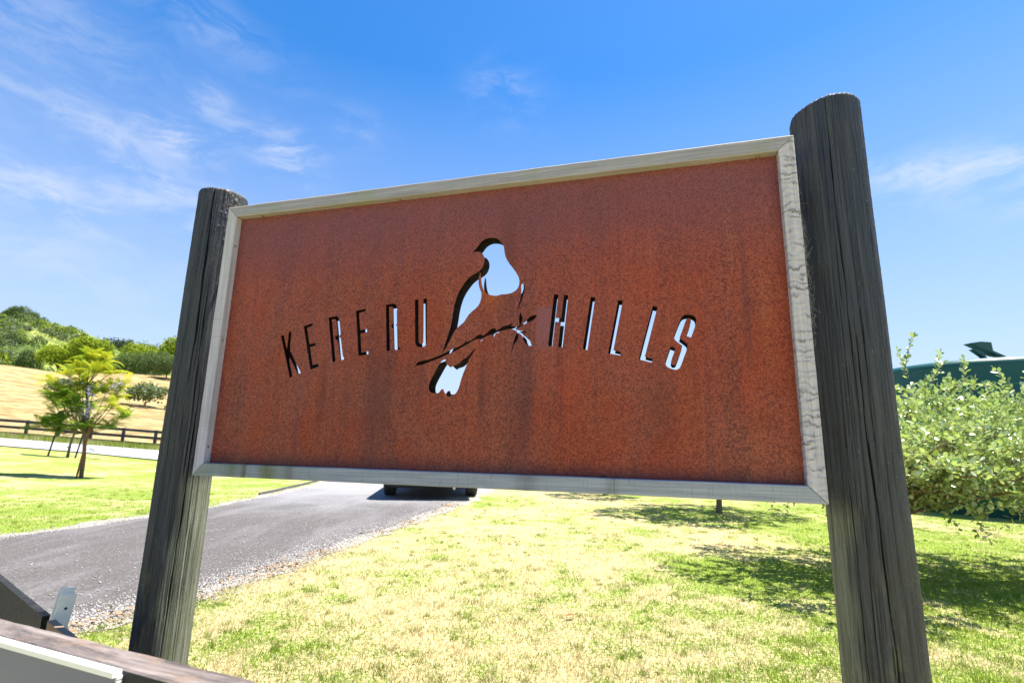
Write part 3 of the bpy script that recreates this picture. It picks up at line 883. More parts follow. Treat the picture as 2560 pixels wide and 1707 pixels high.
def post(name, wx, wy, top, seed, big, tilt, label):
    rg = np.random.default_rng(seed)
    R0 = 0.0942
    ctr = to_local @ Vector((wx, wy, 0))
    cam_l = to_local @ Vector((0, 0, 0))
    facing = math.atan2(cam_l.y - ctr.y, cam_l.x - ctr.x)
    th = np.concatenate([np.linspace(-1.75, 1.75, 330), np.linspace(1.75, 2 * math.pi - 1.75, 52)[1:-1]])
    zs = np.concatenate([[-0.3, 0.0, 0.2, 0.35], np.linspace(0.40, top, 470)])
    T, Z = np.meshgrid(th, zs)
    r = np.full(T.shape, R0)
    # slow waviness and out-of-round
    r += 0.0022 * np.sin(T * 2 + seed) + 0.0012 * np.sin(3.1 * Z + 2 * T + seed) + 0.0008 * np.sin(9 * Z + 5 * T)
    crack = np.zeros(T.shape)
    def add(th0, za, zb, w, dep, wander, slope=0.0):
        ph = rg.uniform(0, 6.28, 3)
        tc_ = th0 + slope * (Z - za) + wander * (np.sin(Z * 5 + ph[0]) * .6 + np.sin(Z * 17 + ph[1]) * .25 + np.sin(Z * 41 + ph[2]) * .12)
        mid = (za + zb) / 2; hl = (zb - za) / 2
        env = np.clip(1 - np.abs((Z - mid) / hl) ** 3, 0, 1)
        d = np.abs(((T - tc_ + math.pi) % (2 * math.pi)) - math.pi) * R0
        wl = w * (0.35 + 0.65 * env) * (0.75 + 0.25 * np.sin(Z * 23 + ph[2]))
        pr = np.exp(-(d / np.maximum(wl, 1e-5)) ** 2) * (env > 0)
        return pr * dep * np.sqrt(env), pr * env ** .5
    tot = np.zeros(T.shape)
    for c_ in big:
        a, b = add(*c_)
        tot = np.maximum(tot, a); crack = np.maximum(crack, b)
    for i in range(300):
        th0 = rg.uniform(-1.7, 1.7)
        L = rg.uniform(0.05, 0.42)
        za = rg.uniform(0.3, top)
        a, b = add(th0, za, min(za + L, top + .05), rg.uniform(.0006, .0012), rg.uniform(.0012, .0030), .014, rg.uniform(-.03, .03))
        tot = np.maximum(tot, a); crack = np.maximum(crack, b)
    r -= tot
    r += 0.0005 * rg.standard_normal(T.shape[1])[None, :] + 0.00025 * rg.standard_normal(T.shape)
    # blisters of old tar
    for i in range(60):
        t0 = rg.uniform(-.1, .9) if seed == 3 else rg.uniform(-1.5, 1.5)
        z0 = top - abs(rg.normal(0, .10)) - .01 if seed == 3 else rg.uniform(.4, top)
        s_ = rg.uniform(.002, .005)
        dd = ((T - t0) * R0) ** 2 + ((Z - z0) * 0.7) ** 2
        r += (0.0022 if seed == 3 else .0006) * np.exp(-dd / s_ ** 2)
    # ragged saw-cut top, slightly tilted, edge worn
    zt = Z.copy()
    last = len(zs) - 1
    edge = top + tilt[0] * np.cos(T + facing - tilt[1]) + 0.0013 * rg.standard_normal(len(th))[None, :]
    fac = np.clip((Z - (top - 0.25)) / 0.25, 0, 1)
    zt = Z + (edge - top) * fac
    r -= 0.0025 * np.clip((Z - (top - .008)) / .008, 0, 1) ** 2
    X = ctr.x + r * np.cos(T + facing); Y = ctr.y + r * np.sin(T + facing)
    Vv = np.stack([X, Y, zt], -1).reshape(-1, 3)
    n = len(th); m_ = len(zs)
    I, J = np.meshgrid(np.arange(m_ - 1), np.arange(n), indexing='ij')
    J2 = (J + 1) % n
    Ff = np.stack([I * n + J, I * n + J2, (I + 1) * n + J2, (I + 1) * n + J], -1).reshape(-1, 4)
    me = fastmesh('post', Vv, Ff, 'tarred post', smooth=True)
    at = me.attributes.new('crack', 'FLOAT', 'POINT')
    at.data.foreach_set('value', crack.reshape(-1).astype(np.float32))
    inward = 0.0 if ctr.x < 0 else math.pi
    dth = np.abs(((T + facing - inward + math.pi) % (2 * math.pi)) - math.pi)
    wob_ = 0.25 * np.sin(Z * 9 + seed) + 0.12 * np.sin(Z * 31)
    lit_mask = np.clip((1.0 + wob_ * .6 - dth) / .35, 0, 1) * np.clip((0.93 - Z) / .06, 0, 1)  # sunlit strip and grass bounce painted on inward sides, mixed with grey-green weathering
    a2 = me.attributes.new('lit_weather', 'FLOAT', 'POINT')
    a2.data.foreach_set('value', lit_mask.reshape(-1).astype(np.float32))
    me.transform(Matrix.Translation((-ctr.x, -ctr.y, 0)))
    o = link(name, me, SGN, loc=(ctr.x, ctr.y, 0))
    o['label'] = label
    # end grain
    mb = MB()
    ring = Vv[(m_ - 1) * n:]
    c0 = ring.mean(0)
    mb.add([tuple(c0 - np.array([ctr.x, ctr.y, .002]))] + [tuple(p - np.array([ctr.x, ctr.y, .001])) for p in ring], [(0, 1 + i, 1 + (i + 1) % n) for i in range(n)])
    mb.build('end_grain', 'post end grain', o)
    return o


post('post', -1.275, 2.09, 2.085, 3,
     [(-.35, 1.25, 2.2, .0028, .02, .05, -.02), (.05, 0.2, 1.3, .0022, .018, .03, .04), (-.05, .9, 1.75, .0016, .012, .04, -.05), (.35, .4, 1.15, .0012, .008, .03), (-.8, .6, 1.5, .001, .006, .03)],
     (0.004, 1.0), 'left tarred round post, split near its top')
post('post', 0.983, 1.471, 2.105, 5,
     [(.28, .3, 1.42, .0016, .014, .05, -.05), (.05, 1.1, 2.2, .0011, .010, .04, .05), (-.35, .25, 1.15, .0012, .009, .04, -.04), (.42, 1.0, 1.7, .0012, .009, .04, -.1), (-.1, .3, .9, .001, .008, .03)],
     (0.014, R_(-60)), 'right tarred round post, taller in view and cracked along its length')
# steel cleats that tie the frame to the posts
for sx, py_ in ((-1, 0.10), (1, 0.10)):
    for z in (1.10, 1.78):
        mb = MB()
        x0 = sx * (HW - 0.05); x1 = sx * (HW + (0.034 if sx > 0 else 0.062))
        mb.box(min(x0, x1), max(x0, x1), FD + .001, FD + .006, z - .02, z + .02)
        mb.build('cleat', 'black trim', SGN)

# cobwebs between frame and posts
V_, F_ = [], []
def strand(p, q, r=0.00022):
    p = Vector(p); q = Vector(q)
    d = (q - p).normalized(); a = d.cross(Vector((.3, .8, .5))).normalized() * r; b = d.cross(a).normalized() * r
    sag = Vector((0, 0, -0.06 * (q - p).length))
    base = len(V_)
    for t in (0, .5, 1):
        c = p.lerp(q, t) + (sag if t == .5 else Vector())
        V_.extend([c + a, c - a * .5 + b * .87, c - a * .5 - b * .87])
    for i in (0, 1):
        for k in range(3):
            F_.append((base + i * 3 + k, base + i * 3 + (k + 1) % 3, base + (i + 1) * 3 + (k + 1) % 3, base + (i + 1) * 3 + k))
rg = random.Random(4)
pr_ = to_local @ Vector((0.983, 1.471, 0)); pl_ = to_local @ Vector((-1.275, 2.09, 0))
def on_post(c, ang, z, off=0.001):
    return (c.x + (0.0945 + off) * math.cos(ang), c.y + (0.0945 + off) * math.sin(ang), z)
for c, edge, zc, n_ in ((pr_, HW, 1.62, 240), (pr_, HW, 1.45, 180), (pr_, HW, 1.78, 80), (pl_, -HW, 1.84, 26), (pl_, -HW, 1.55, 30)):
    face = math.atan2(-1.6 - c.y, -c.x)
    for i in range(n_):
        z = rg.gauss(zc, .055)
        sgn = 1 if edge > 0 else -1
        a1 = face - sgn * rg.uniform(.55, 1.15)
        p = on_post(c, a1, z, rg.uniform(0, .012))
        if rg.random() < .3:
            q = (edge, rg.uniform(.005, .05), z + rg.uniform(-.05, .04))
        else:
            q = on_post(c, a1 + rg.uniform(-.25, .25), z + rg.uniform(-.03, .03), rg.uniform(0, .012))
        strand(p, q, rg.uniform(.00016, .00030))
web = link('cobweb', fastmesh('cobweb', np.array([tuple(v) for v in V_]), np.array(F_), 'cobweb silk'), SGN)
web['kind'] = 'stuff'

# ---------------------------------------------------------------- near rail with the grey plastic panel
RD = Vector((0.583, -0.23, 0)).normalized(); RN = Vector((0.367, 0.93, 0)).normalized()
rail_fence = thing('timber_rail_fence', 'close-up timber rail with brown worn top running across the lower left corner', 'fence', (-0.60, 0.86, 0.0), math.atan2(RD.y, RD.x))
# in the fence's own axes x runs along it, y away from the camera
def rail_piece(x0, x1, z0, z1, y0=-0.012, y1=0.036):
    mb = MB()
    n = 60
    vs = []
    for i in range(n + 1):
        x = x0 + (x1 - x0) * i / n
        for (yy, z) in ((y0, z0), (y1, z0), (y1, z1 - .003), (y1 - .003, z1), (y0 + .003, z1), (y0, z1 - .003)):
            k = 0.0010 * noise.noise(Vector((x * 30, yy * 40, z * 40)))
            vs.append((x, yy + k, z + k))
    fs = [(i * 6 + k, (i + 1) * 6 + k, (i + 1) * 6 + (k + 1) % 6, i * 6 + (k + 1) % 6) for i in range(n) for k in range(6)]
    fs += [tuple(range(6)), tuple(n * 6 + k for k in range(5, -1, -1))]
    mb.add(vs, fs)
    return mb
rail_piece(-1.7, 0.62, 0.58, 0.72).build('rail', 'worn rail', rail_fence)
rail_piece(-1.7, 0.62, 0.24, 0.38).build('rail', 'worn rail', rail_fence)
for x in (-1.6, 0.5):
    mb = MB(); mb.box(x - .05, x + .05, .037, .137, -.3, .70); bevel(mb.build('post', 'black paint timber', rail_fence))

panel = thing('plastic_panel', 'blank grey twin-wall plastic panel with bright white edge fixed to the worn rail', 'panel', (-0.60, 0.86, 0.0), math.atan2(RD.y, RD.x))
px1 = 0.052      # its right-hand end
mb = MB(); mb.box(-0.75, px1, -.0185, -.0140, .36, .7108); mb.build('face_sheet', 'grey plastic sheet', panel)
mb = MB(); mb.box(-0.75, px1 + .0005, -.0255, -.0125, .7110, .7185); mb.build('top_edge', 'white plastic edge', panel)
mb = MB()
for i in range(60):
    z = .36 + i * .0059
    mb.box(px1 + .0006, px1 + .0040, -.0200, -.0130, z, z + .0040)
mb.box(px1, px1 + .0006, -.0200, -.0130, .36, .7145)
fl = mb.build('fluted_end', 'white plastic edge', panel); fl['kind'] = 'stuff'
mb = MB(); mb.lathe([(0, .002), (.004, .0018), (.006, 0)], 14, Matrix.Translation((px1 - .045, -.0186, .655)) @ Matrix.Rotation(math.pi / 2, 4, 'X')); mb.build('screw', 'screw steel', panel)

# ---------------------------------------------------------------- black board with its galvanised strap
bd = Vector((-1.362 + 2.331, 1.8 - 2.54, 0)).normalized()
board = thing('black_board_rail', 'glossy black board with knot sloping in from the left edge by the driveway', 'board', (-1.362, 1.80, 0.0), math.atan2(bd.y, bd.x))
def board_piece(x0, x1, m, name, z0, z1, th=.024, n=60, droop=0.0):
    mb = MB(); vs = []
    for i in range(n + 1):
        x = x0 + (x1 - x0) * i / n
        bow = droop * ((x + 1.2) ** 2)
        for (yy, z) in ((-th, z0), (0, z0), (0, z1), (-th, z1)):
            k = 0.0012 * noise.noise(Vector((x * 24, z * 24, 1)))
            vs.append((x, yy + k, z + k + bow))
    fs = [(i * 4 + k, (i + 1) * 4 + k, (i + 1) * 4 + (k + 1) % 4, i * 4 + (k + 1) % 4) for i in range(n) for k in range(4)]
    fs += [tuple(range(4)), tuple(n * 4 + k for k in range(3, -1, -1))]
    mb.add(vs, fs)
    o = mb.build(name, m, board)
    return o
board_piece(-2.2, -0.335, 'wet black board', 'board', .295, .420)
e_ = board_piece(-0.272, 0.03, 'raw board', 'board', .30, .418, .022)
e_['label'] = 'bare brown end of the board'
for x in (-2.0, 0.14):
    mb = MB(); mb.box(x - .045, x + .045, -.12, -.027, -.3, .28); bevel(mb.build('stake', 'black paint timber', board))
mb = MB(); mb.box(-0.3, 0.16, -.0265, .0, .20, .29); mb.build('batten', 'raw board', board)

br = thing('galvanised_bracket', 'pale galvanised steel strap of two plates gripping the black board', 'bracket', (-1.60, 1.985, 0.30), R_(53))
tl = Matrix.Rotation(R_(7), 4, 'Y')
for yy, dz in ((-.0315, 0), (.006, .016)):
    mb = MB()
    mb.box(-.024, .024, yy, yy + .006, -.20, .195 + dz, tl)
    bevel(mb.build('plate', 'galvanised steel', br), .001)
for z in (.150, .045):
    mb = MB()
    Mh = tl @ Matrix.Translation((.002, -.0317, z)) @ Matrix.Rotation(math.pi / 2, 4, 'X')
    mb.lathe([(0, .0006), (.0042, .0006), (.0046, .0001)], 14, Mh)
    mb.build('bolt_hole', 'dark hole', br)


# ---------------------------------------------------------------- fence across the far lawn
FEN = thing('paddock_fence', 'black three-rail timber fence along the dry hay paddock at far left', 'fence', (-23.4, 34.7, hgt(-23.4, 34.7)))
fx = [-23.44 - 2.15 * i for i in range(-4, 14)]
for i, x in enumerate(fx):
    z = hgt(x, 34.7) - FEN.location.z
    mb = MB(); mb.box(x - FEN.location.x - .085, x - FEN.location.x + .085, -.06, .06, z - .3, z + 1.22)
    bevel(mb.build('post', 'black paint timber', FEN), .008)
for i in range(len(fx) - 1):
    for k, zz_ in enumerate((1.11, .70, .29)):
        a = Vector((fx[i] - FEN.location.x, -.085, hgt(fx[i], 34.7) - FEN.location.z + zz_))
        b = Vector((fx[i + 1] - FEN.location.x + .004, -.085, hgt(fx[i + 1], 34.7) - FEN.location.z + zz_))
        mb = MB(); mb.bar(a, b, .045, .17); mb.build('rail', 'black paint timber', FEN)

# ---------------------------------------------------------------- car seen under the sign
CAR = thing('parked_car', 'dark car standing on the driveway, only its tyres and shadowed underside showing below the sign', 'car', (-1.585, 10.9, 0.01), math.atan2(.22, 1.85))
def car_section(half, z):
    return half
prof = [(-.86, .30), (-.90, .55), (-.84, .86), (-.62, .98), (-.42, 1.42), (.9, 1.47), (1.75, 1.02), (3.0, .88), (3.3, .62), (3.32, .30)]
lev = {.30: .86, .55: .90, .62: .90, .86: .90, .88: .88, .98: .86, 1.02: .84, 1.42: .62, 1.47: .62}
mb = MB(); n = len(prof)
vs = []
for s in (-1, -.93, .93, 1):
    for (y, z) in prof:
        inset = 0.0 if abs(s) < 1 else 0.03
        vs.append(((abs(s) * lev[z] if abs(s) == 1 else lev[z] * .95) * (1 if s > 0 else -1), y * (1 if inset == 0 else .985), z if inset == 0 else z * .99 if z > .4 else z + .02))
fs = []
for r in range(3):
    for k in range(n):
        fs.append((r * n + k, r * n + (k + 1) % n, (r + 1) * n + (k + 1) % n, (r + 1) * n + k))
fs += [tuple(range(n - 1, -1, -1)), tuple(3 * n + k for k in range(n))]
mb.add(vs, fs)
bevel(mb.build('body', 'dark car paint', CAR), .03, 3)
mb = MB(); mb.add([(-.70, -.66, 1.01), (.70, -.66, 1.01), (.56, -.47, 1.38), (-.56, -.47, 1.38)], [(0, 1, 2, 3)]); mb.build('rear_window', 'car glass', CAR)
for s in (-1, 1):
    mb = MB(); mb.add([(s * .855, -.35, 1.02), (s * .835, 1.55, 1.06), (s * .655, .9, 1.42), (s * .655, -.3, 1.38)], [(0, 1, 2, 3) if s > 0 else (3, 2, 1, 0)]); mb.build('side_window', 'car glass', CAR)
    mb = MB(); mb.box(s * .60 if s > 0 else -.84, s * .84 if s > 0 else -.60, -.925, -.86, .68, .84); bevel(mb.build('tail_light', 'red lens', CAR), .015)
mb = MB(); mb.box(-.80, .80, -1.0, -.87, .24, .56); bevel(mb.build('bumper', 'black trim', CAR), .04, 3)
mb = MB(); mb.box(-.26, .26, -1.008, -.998, .58, .69); mb.build('number_plate', 'white plastic edge', CAR)
mb = MB(); mb.box(-.72, .72, -.7, 3.1, .20, .305); mb.build('underbody', 'black trim', CAR)
mb = MB(); mb.tube([(.45, -.98, .22), (.45, -.6, .22)], .028, 10); mb.build('exhaust_pipe', 'alloy', CAR)
for sx in (-1, 1):
    for wy in (0.0, 2.55):
        mb = MB()
        Mw = Matrix.Translation((sx * .815, wy, .325)) @ Matrix.Rotation(math.pi / 2, 4, 'Y')
        mb.lathe([(.21, -.105), (.285, -.115), (.315, -.10), (.325, -.07), (.325, -.045), (.318, -.043), (.318, -.035), (.325, -.033), (.325, -.005), (.318, -.003), (.318, .005), (.325, .007), (.325, .033), (.318, .035), (.318, .043), (.325, .045), (.325, .07), (.315, .10), (.285, .115), (.21, .105)], 40, Mw)
        wo = mb.build('wheel', 'tyre rubber', CAR, smooth=False)
        mb = MB()
        Mr = Matrix.Translation((sx * .90, wy, .325)) @ Matrix.Rotation(sx * math.pi / 2, 4, 'Y')
        mb.lathe([(0, .0), (.05, .0), (.06, -.02), (.19, -.03), (.212, .0), (.212, -.16)], 30, Mr)
        mb.build('rim', 'alloy', wo)

# ---------------------------------------------------------------- water tank
TX, TY, TR_ = 9.70, 10.5, 1.95
TK = thing('water_tank', 'large dark green round water tank behind the leafy bush at right', 'tank', (TX, TY, 0))
mb = MB()
mb.lathe([(TR_ - .01, -.1), (TR_ - .01, .06), (TR_, .08), (TR_, .60), (TR_ + .012, .62), (TR_, .64), (TR_, 1.30), (TR_ + .012, 1.32), (TR_, 1.34), (TR_, 2.0), (TR_ + .012, 2.02), (TR_, 2.04), (TR_, 2.62), (TR_ - .012, 2.68), (TR_ - .05, 2.73), (TR_ - .11, 2.755), (TR_ - .4, 2.78), (1.0, 2.84), (.45, 2.87), (0.02, 2.88)], 96)
mb.build('shell', 'green tank plastic', TK, smooth=True)
mb = MB(); mb.lathe([(TR_ + .001, 2.270), (TR_ + .006, 2.273), (TR_ + .006, 2.280), (TR_ + .001, 2.283)], 96); mb.build('seam', 'pale tank line', TK)
# open hatch lid and its stay: angular dark green plates on the roof
def plate(outline, y0, th, name):
    mb = MB(); n = len(outline)
    vs = [(x, y0, z) for x, z in outline] + [(x, y0 + th, z) for x, z in outline]
    fs = [tuple(range(n)), tuple(range(2 * n - 1, n - 1, -1))] + [(i, i + n, (i + 1) % n + n, (i + 1) % n) for i in range(n)]
    mb.add(vs, fs)
    return mb.build(name, 'green tank plastic', TK)
yl = -0.95
plate([(-0.980, 3.130), (-0.793, 3.160), (-0.590, 3.150), (-0.582, 2.990), (-0.473, 2.940), (-0.340, 2.880), (-0.528, 2.910), (-0.793, 3.040)], yl, .18, 'hatch_lid')
plate([(-0.964, 3.010), (-0.855, 3.000), (-0.762, 2.940), (-0.668, 2.730), (-0.793, 2.880)], yl, .10, 'hatch_stay')


# ---------------------------------------------------------------- plants
def leaf_shape(L, W, kind):
    if kind == 'obovate':
        P = [(0, 0, 0), (.32, .36, .02), (.7, .5, .03), (1, 0, -.02), (.7, -.5, .03), (.32, -.36, .02), (.5, 0, -.035)]
        F = [(0, 6, 1), (1, 6, 2), (2, 6, 3), (3, 6, 4), (4, 6, 5), (5, 6, 0)]
    else:
        P = [(0, 0, 0), (.5, .5, .03), (1, 0, 0), (.5, -.5, .03)]
        F = [(0, 1, 2), (0, 2, 3)]
    return np.array([(x * L, y * W, z * L) for x, y, z in P]), np.array(F)


def orient(dirs, ups):
    """rotation matrices with local X along dirs, local Z near ups"""
    d = dirs / np.linalg.norm(dirs, axis=1, keepdims=True)
    y = np.cross(ups, d); y /= np.maximum(np.linalg.norm(y, axis=1, keepdims=True), 1e-6)
    z = np.cross(d, y)
    return np.stack([d, y, z], 2)


def leaves_mesh(name, pos, dirs, ups, size, shape, m, tone):
    P, F = shape
    Rm = orient(dirs, ups)
    Vv = np.einsum('nij,kj->nki', Rm, P) * size[:, None, None] + pos[:, None, :]
    n, k = len(pos), len(P)
    Ff = (F[None] + (np.arange(n) * k)[:, None, None]).reshape(-1, 3)
    return fastmesh(name, Vv.reshape(-1, 3), Ff, m, np.repeat(tone, len(F)))


def unit(n, g):
    v = g.standard_normal((n, 3)); return v / np.linalg.norm(v, axis=1, keepdims=True)


def bush(root_xy, trunk_xy, blobs, n_twig, n_leafobj, label, seed, extra=(), name='fruit_bush', group=None, cat='bush', leaf=.049):
    g_ = np.random.default_rng(seed)
    ox, oy = root_xy
    o = thing(name, label, cat, (ox, oy, 0), 0, group)
    base = np.array([0, 0, 0.0])
    pos, dirs, ups, tw = [], [], [], MB()
    br_ = MB()
    fork = Vector((0.02, 0.0, .42))
    tk = MB()
    tk.tube([(0.02, 0, -.1), (0, 0, .02), (.015, .01, .2), tuple(fork)], [.075, .055, .045, .042], 10)
    tk.build('trunk', 'bark', o, smooth=True)
    wts = np.array([b[3] * b[4] * b[5] for b in blobs]); wts /= wts.sum()
    for b in blobs:
        c = Vector(b[:3]) - Vector((ox, oy, 0))
        for k in range(5):
            e = c + Vector((g_.normal() * b[3] * .5, g_.normal() * b[4] * .5, g_.normal() * b[5] * .45))
            mid = fork.lerp(e, .5) + Vector((g_.normal() * .06, g_.normal() * .06, .10))
            br_.tube([fork, fork.lerp(mid, .5), mid, mid.lerp(e, .5) + Vector((0, 0, .03)), e], [.015, .012, .010, .007, .004], 5)
    twigs = []
    for i in range(n_twig):
        b = blobs[g_.choice(len(blobs), p=wts)]
        u = unit(1, g_)[0]
        rr = g_.uniform(.45, 1.0) ** .6
        p = np.array(b[:3]) + u * rr * np.array(b[3:6]) - np.array([ox, oy, 0])
        out_ = (u * np.array([1, 1, .6]) + g_.standard_normal(3) * .45 + np.array([0, 0, .45]))
        twigs.append((p, out_ / np.linalg.norm(out_), g_.uniform(.12, .26)))
    for p, d, L in extra:
        twigs.append((np.array(p, float) - np.array([ox, oy, 0]), np.array(d, float) / np.linalg.norm(d), L))
    for p, d, L in twigs:
        nl = int(L / .028)
        side = np.cross(d, g_.standard_normal(3)); side /= np.linalg.norm(side)
        cur = p - d * L * .5
        pts = [tuple(cur + d * L * t + np.array([0, 0, -.12 * L * t * t])) for t in (0, .5, 1)]
        tw.tube(pts, [.0028, .002, .0012], 3, False)
        for k in range(nl):
            t = (k + .5) / nl
            q = cur + d * L * t + np.array([0, 0, -.12 * L * t * t])
            s2_ = side if k % 2 == 0 else np.cross(d, side)
            for sg in (-1, 1):
                ld = d * .55 + s2_ * sg * .8 + np.array([0, 0, .25]) + g_.standard_normal(3) * .25
                pos.append(q); dirs.append(ld); ups.append(np.array([0, 0, 1.0]) + g_.standard_normal(3) * .55)
        pos.append(cur + d * L + np.array([0, 0, -.12 * L])); dirs.append(d + g_.standard_normal(3) * .2); ups.append(np.array([0, 0, 1.0]) + g_.standard_normal(3) * .5)
    pos = np.array(pos); dirs = np.array(dirs); ups = np.array(ups)
    size = g_.uniform(.7, 1.25, len(pos)) * leaf
    tone = g_.uniform(0, 1, len(pos))
    br_.build('branch', 'brown twig', o, smooth=True)
    t_ = tw.build('twig', 'brown twig', o); t_['kind'] = 'stuff'
    shp = leaf_shape(1.0, .56, 'obovate')
    idx = np.arange(len(pos))
    if n_leafobj:
        # the leaves nearest the path stand as single objects, the rest as one mass
        score = pos[:, 1] + oy + 0.25 * np.abs(pos[:, 2] - 1.1) - size * 8
        vis = (pos[:, 0] + ox > 0.78 * (pos[:, 1] + oy)) | (pos[:, 2] < .62)
        score[~vis] += 50
        order = np.argsort(score)
        pick = order[:n_leafobj]; idx = order[n_leafobj:]
        Rm = orient(dirs[pick], ups[pick])
        vars_ = []
        for tn in (0.1, .3, .5001, .7, .9):
            vars_.append(fastmesh('leaf', shp[0], shp[1], 'feijoa leaf', np.full(len(shp[1]), tn)))
        for j, pi in enumerate(pick):
            M = Matrix(Rm[j].tolist()).to_4x4() @ Matrix.Scale(float(size[pi]), 4)
            M.translation = Vector(pos[pi])
            link('leaf', vars_[j % 5], o, M=M)
    fo = link('foliage', leaves_mesh('foliage', pos[idx], dirs[idx], ups[idx], size[idx], shp, 'feijoa leaf', tone[idx]), o)
    fo['kind'] = 'stuff'
    return o


bush((3.28, 4.95), (3.28, 4.95),
     [(3.55, 4.7, 1.12, .85, .8, .50), (4.25, 4.75, 1.22, .75, .75, .48), (3.0, 4.9, .98, .60, .7, .36), (4.75, 5.0, 1.10, .60, .65, .42), (3.95, 4.35, .92, .8, .55, .36), (2.55, 5.1, .92, .40, .5, .28), (4.45, 4.4, .95, .55, .5, .32), (4.1, 5.0, 1.45, .55, .5, .32), (3.8, 4.45, .74, .5, .4, .24), (3.6, 4.4, .95, .4, .4, .3), (2.65, 4.1, 1.08, .6, .5, .26), (3.2, 3.95, 1.1, .5, .45, .26), (2.2, 4.9, .98, .5, .5, .26), (4.75, 4.25, .95, .55, .45, .30), (5.3, 4.9, 1.1, .5, .5, .35), (3.0, 5.8, 1.15, .7, .5, .3), (4.2, 5.8, 1.25, .7, .5, .35), (5.1, 5.6, 1.15, .6, .5, .35), (2.7, 3.7, 1.05, .5, .35, .2)],
     2050, 290, 'spreading bush with pale grey-green oval leaves behind the right post', 11,
     extra=[((3.62, 4.6, 1.98), (.35, 0, 1), .34), ((3.55, 4.6, 1.85), (-.2, 0, 1), .3), ((3.85, 4.6, 1.78), (.5, 0, .8), .26), ((4.35, 4.5, 1.72), (-.5, 0, .8), .24), ((4.55, 4.5, 1.70), (.3, 0, .9), .26), ((2.72, 4.55, .60), (.3, 0, -1), .2), ((2.30, 4.7, .62), (.2, 0, -.8), .2), ((2.45, 4.7, .60), (-.5, 0, -.5), .18),
            ((4.1, 4.6, 1.80), (.1, 0, 1), .3), ((3.95, 4.7, 1.88), (.3, 0, 1), .26), ((4.75, 4.6, 1.74), (.2, 0, 1), .26), ((4.2, 4.3, .58), (.6, -.2, -.4), .26), ((4.45, 4.3, .6), (.7, -.2, -.3), .3), ((3.75, 4.3, .55), (.3, -.1, -.6), .26)])
bush((3.55, 9.05), (3.55, 9.05),
     [(3.4, 8.9, 1.35, .9, .9, .45), (2.5, 8.8, 1.25, .8, .8, .36), (4.4, 8.9, 1.25, .8, .8, .36), (3.3, 8.0, 1.2, 1.0, .6, .3), (3.6, 9.9, 1.3, 1.0, .6, .35)],
     1300, 0, 'small fruit tree whose bare trunk and dappled shade show under the sign', 21, name='fruit_tree', cat='tree', leaf=.055)
bush((2.15, 11.9), (2.15, 11.9), [(2.1, 11.6, 1.15, 1.0, .9, .4)], 380, 0, 'farther fruit tree hidden by the sign, its shade a green patch below the frame', 22, name='fruit_tree', cat='tree', leaf=.055)


# feathery young jacarandas
def frond(g_, L):
    """one twice-pinnate leaf along +X: rachis droops, pinnae in pairs"""
    V_, F_ = [], []
    n = 11
    for k in range(n):
        t = (k + 1) / n
        x = L * t; z = .16 * L * math.sin(t * 2.4) - .22 * L * t * t
        pl = L * .30 * math.sin(math.pi * min(1, .22 + .74 * t)) * 1.0
        for sg in (-1, 1):
            b = len(V_)
            dx = pl * .45; dy = sg * pl * .85
            w = .040
            V_ += [(x - w * .5, 0, z), (x + w * .5, 0, z), (x + dx * .5 + w * .8, dy * .5, z + .01 * 1), (x + dx, dy, z - .22 * pl), (x + dx * .5 - w * .8, dy * .5, z + .008)]
            F_ += [(b, b + 1, b + 2), (b, b + 2, b + 4), (b + 4, b + 2, b + 3)]
    b = len(V_)
    for t in (0, .5, 1):
        x = L * t; z = .16 * L * math.sin(t * 2.4) - .22 * L * t * t
        V_ += [(x, -.004, z), (x, .004, z + .004)]
    F_ += [(b, b + 2, b + 3), (b, b + 3, b + 1), (b + 2, b + 4, b + 5), (b + 2, b + 5, b + 3)]
    return np.array(V_), np.array(F_)


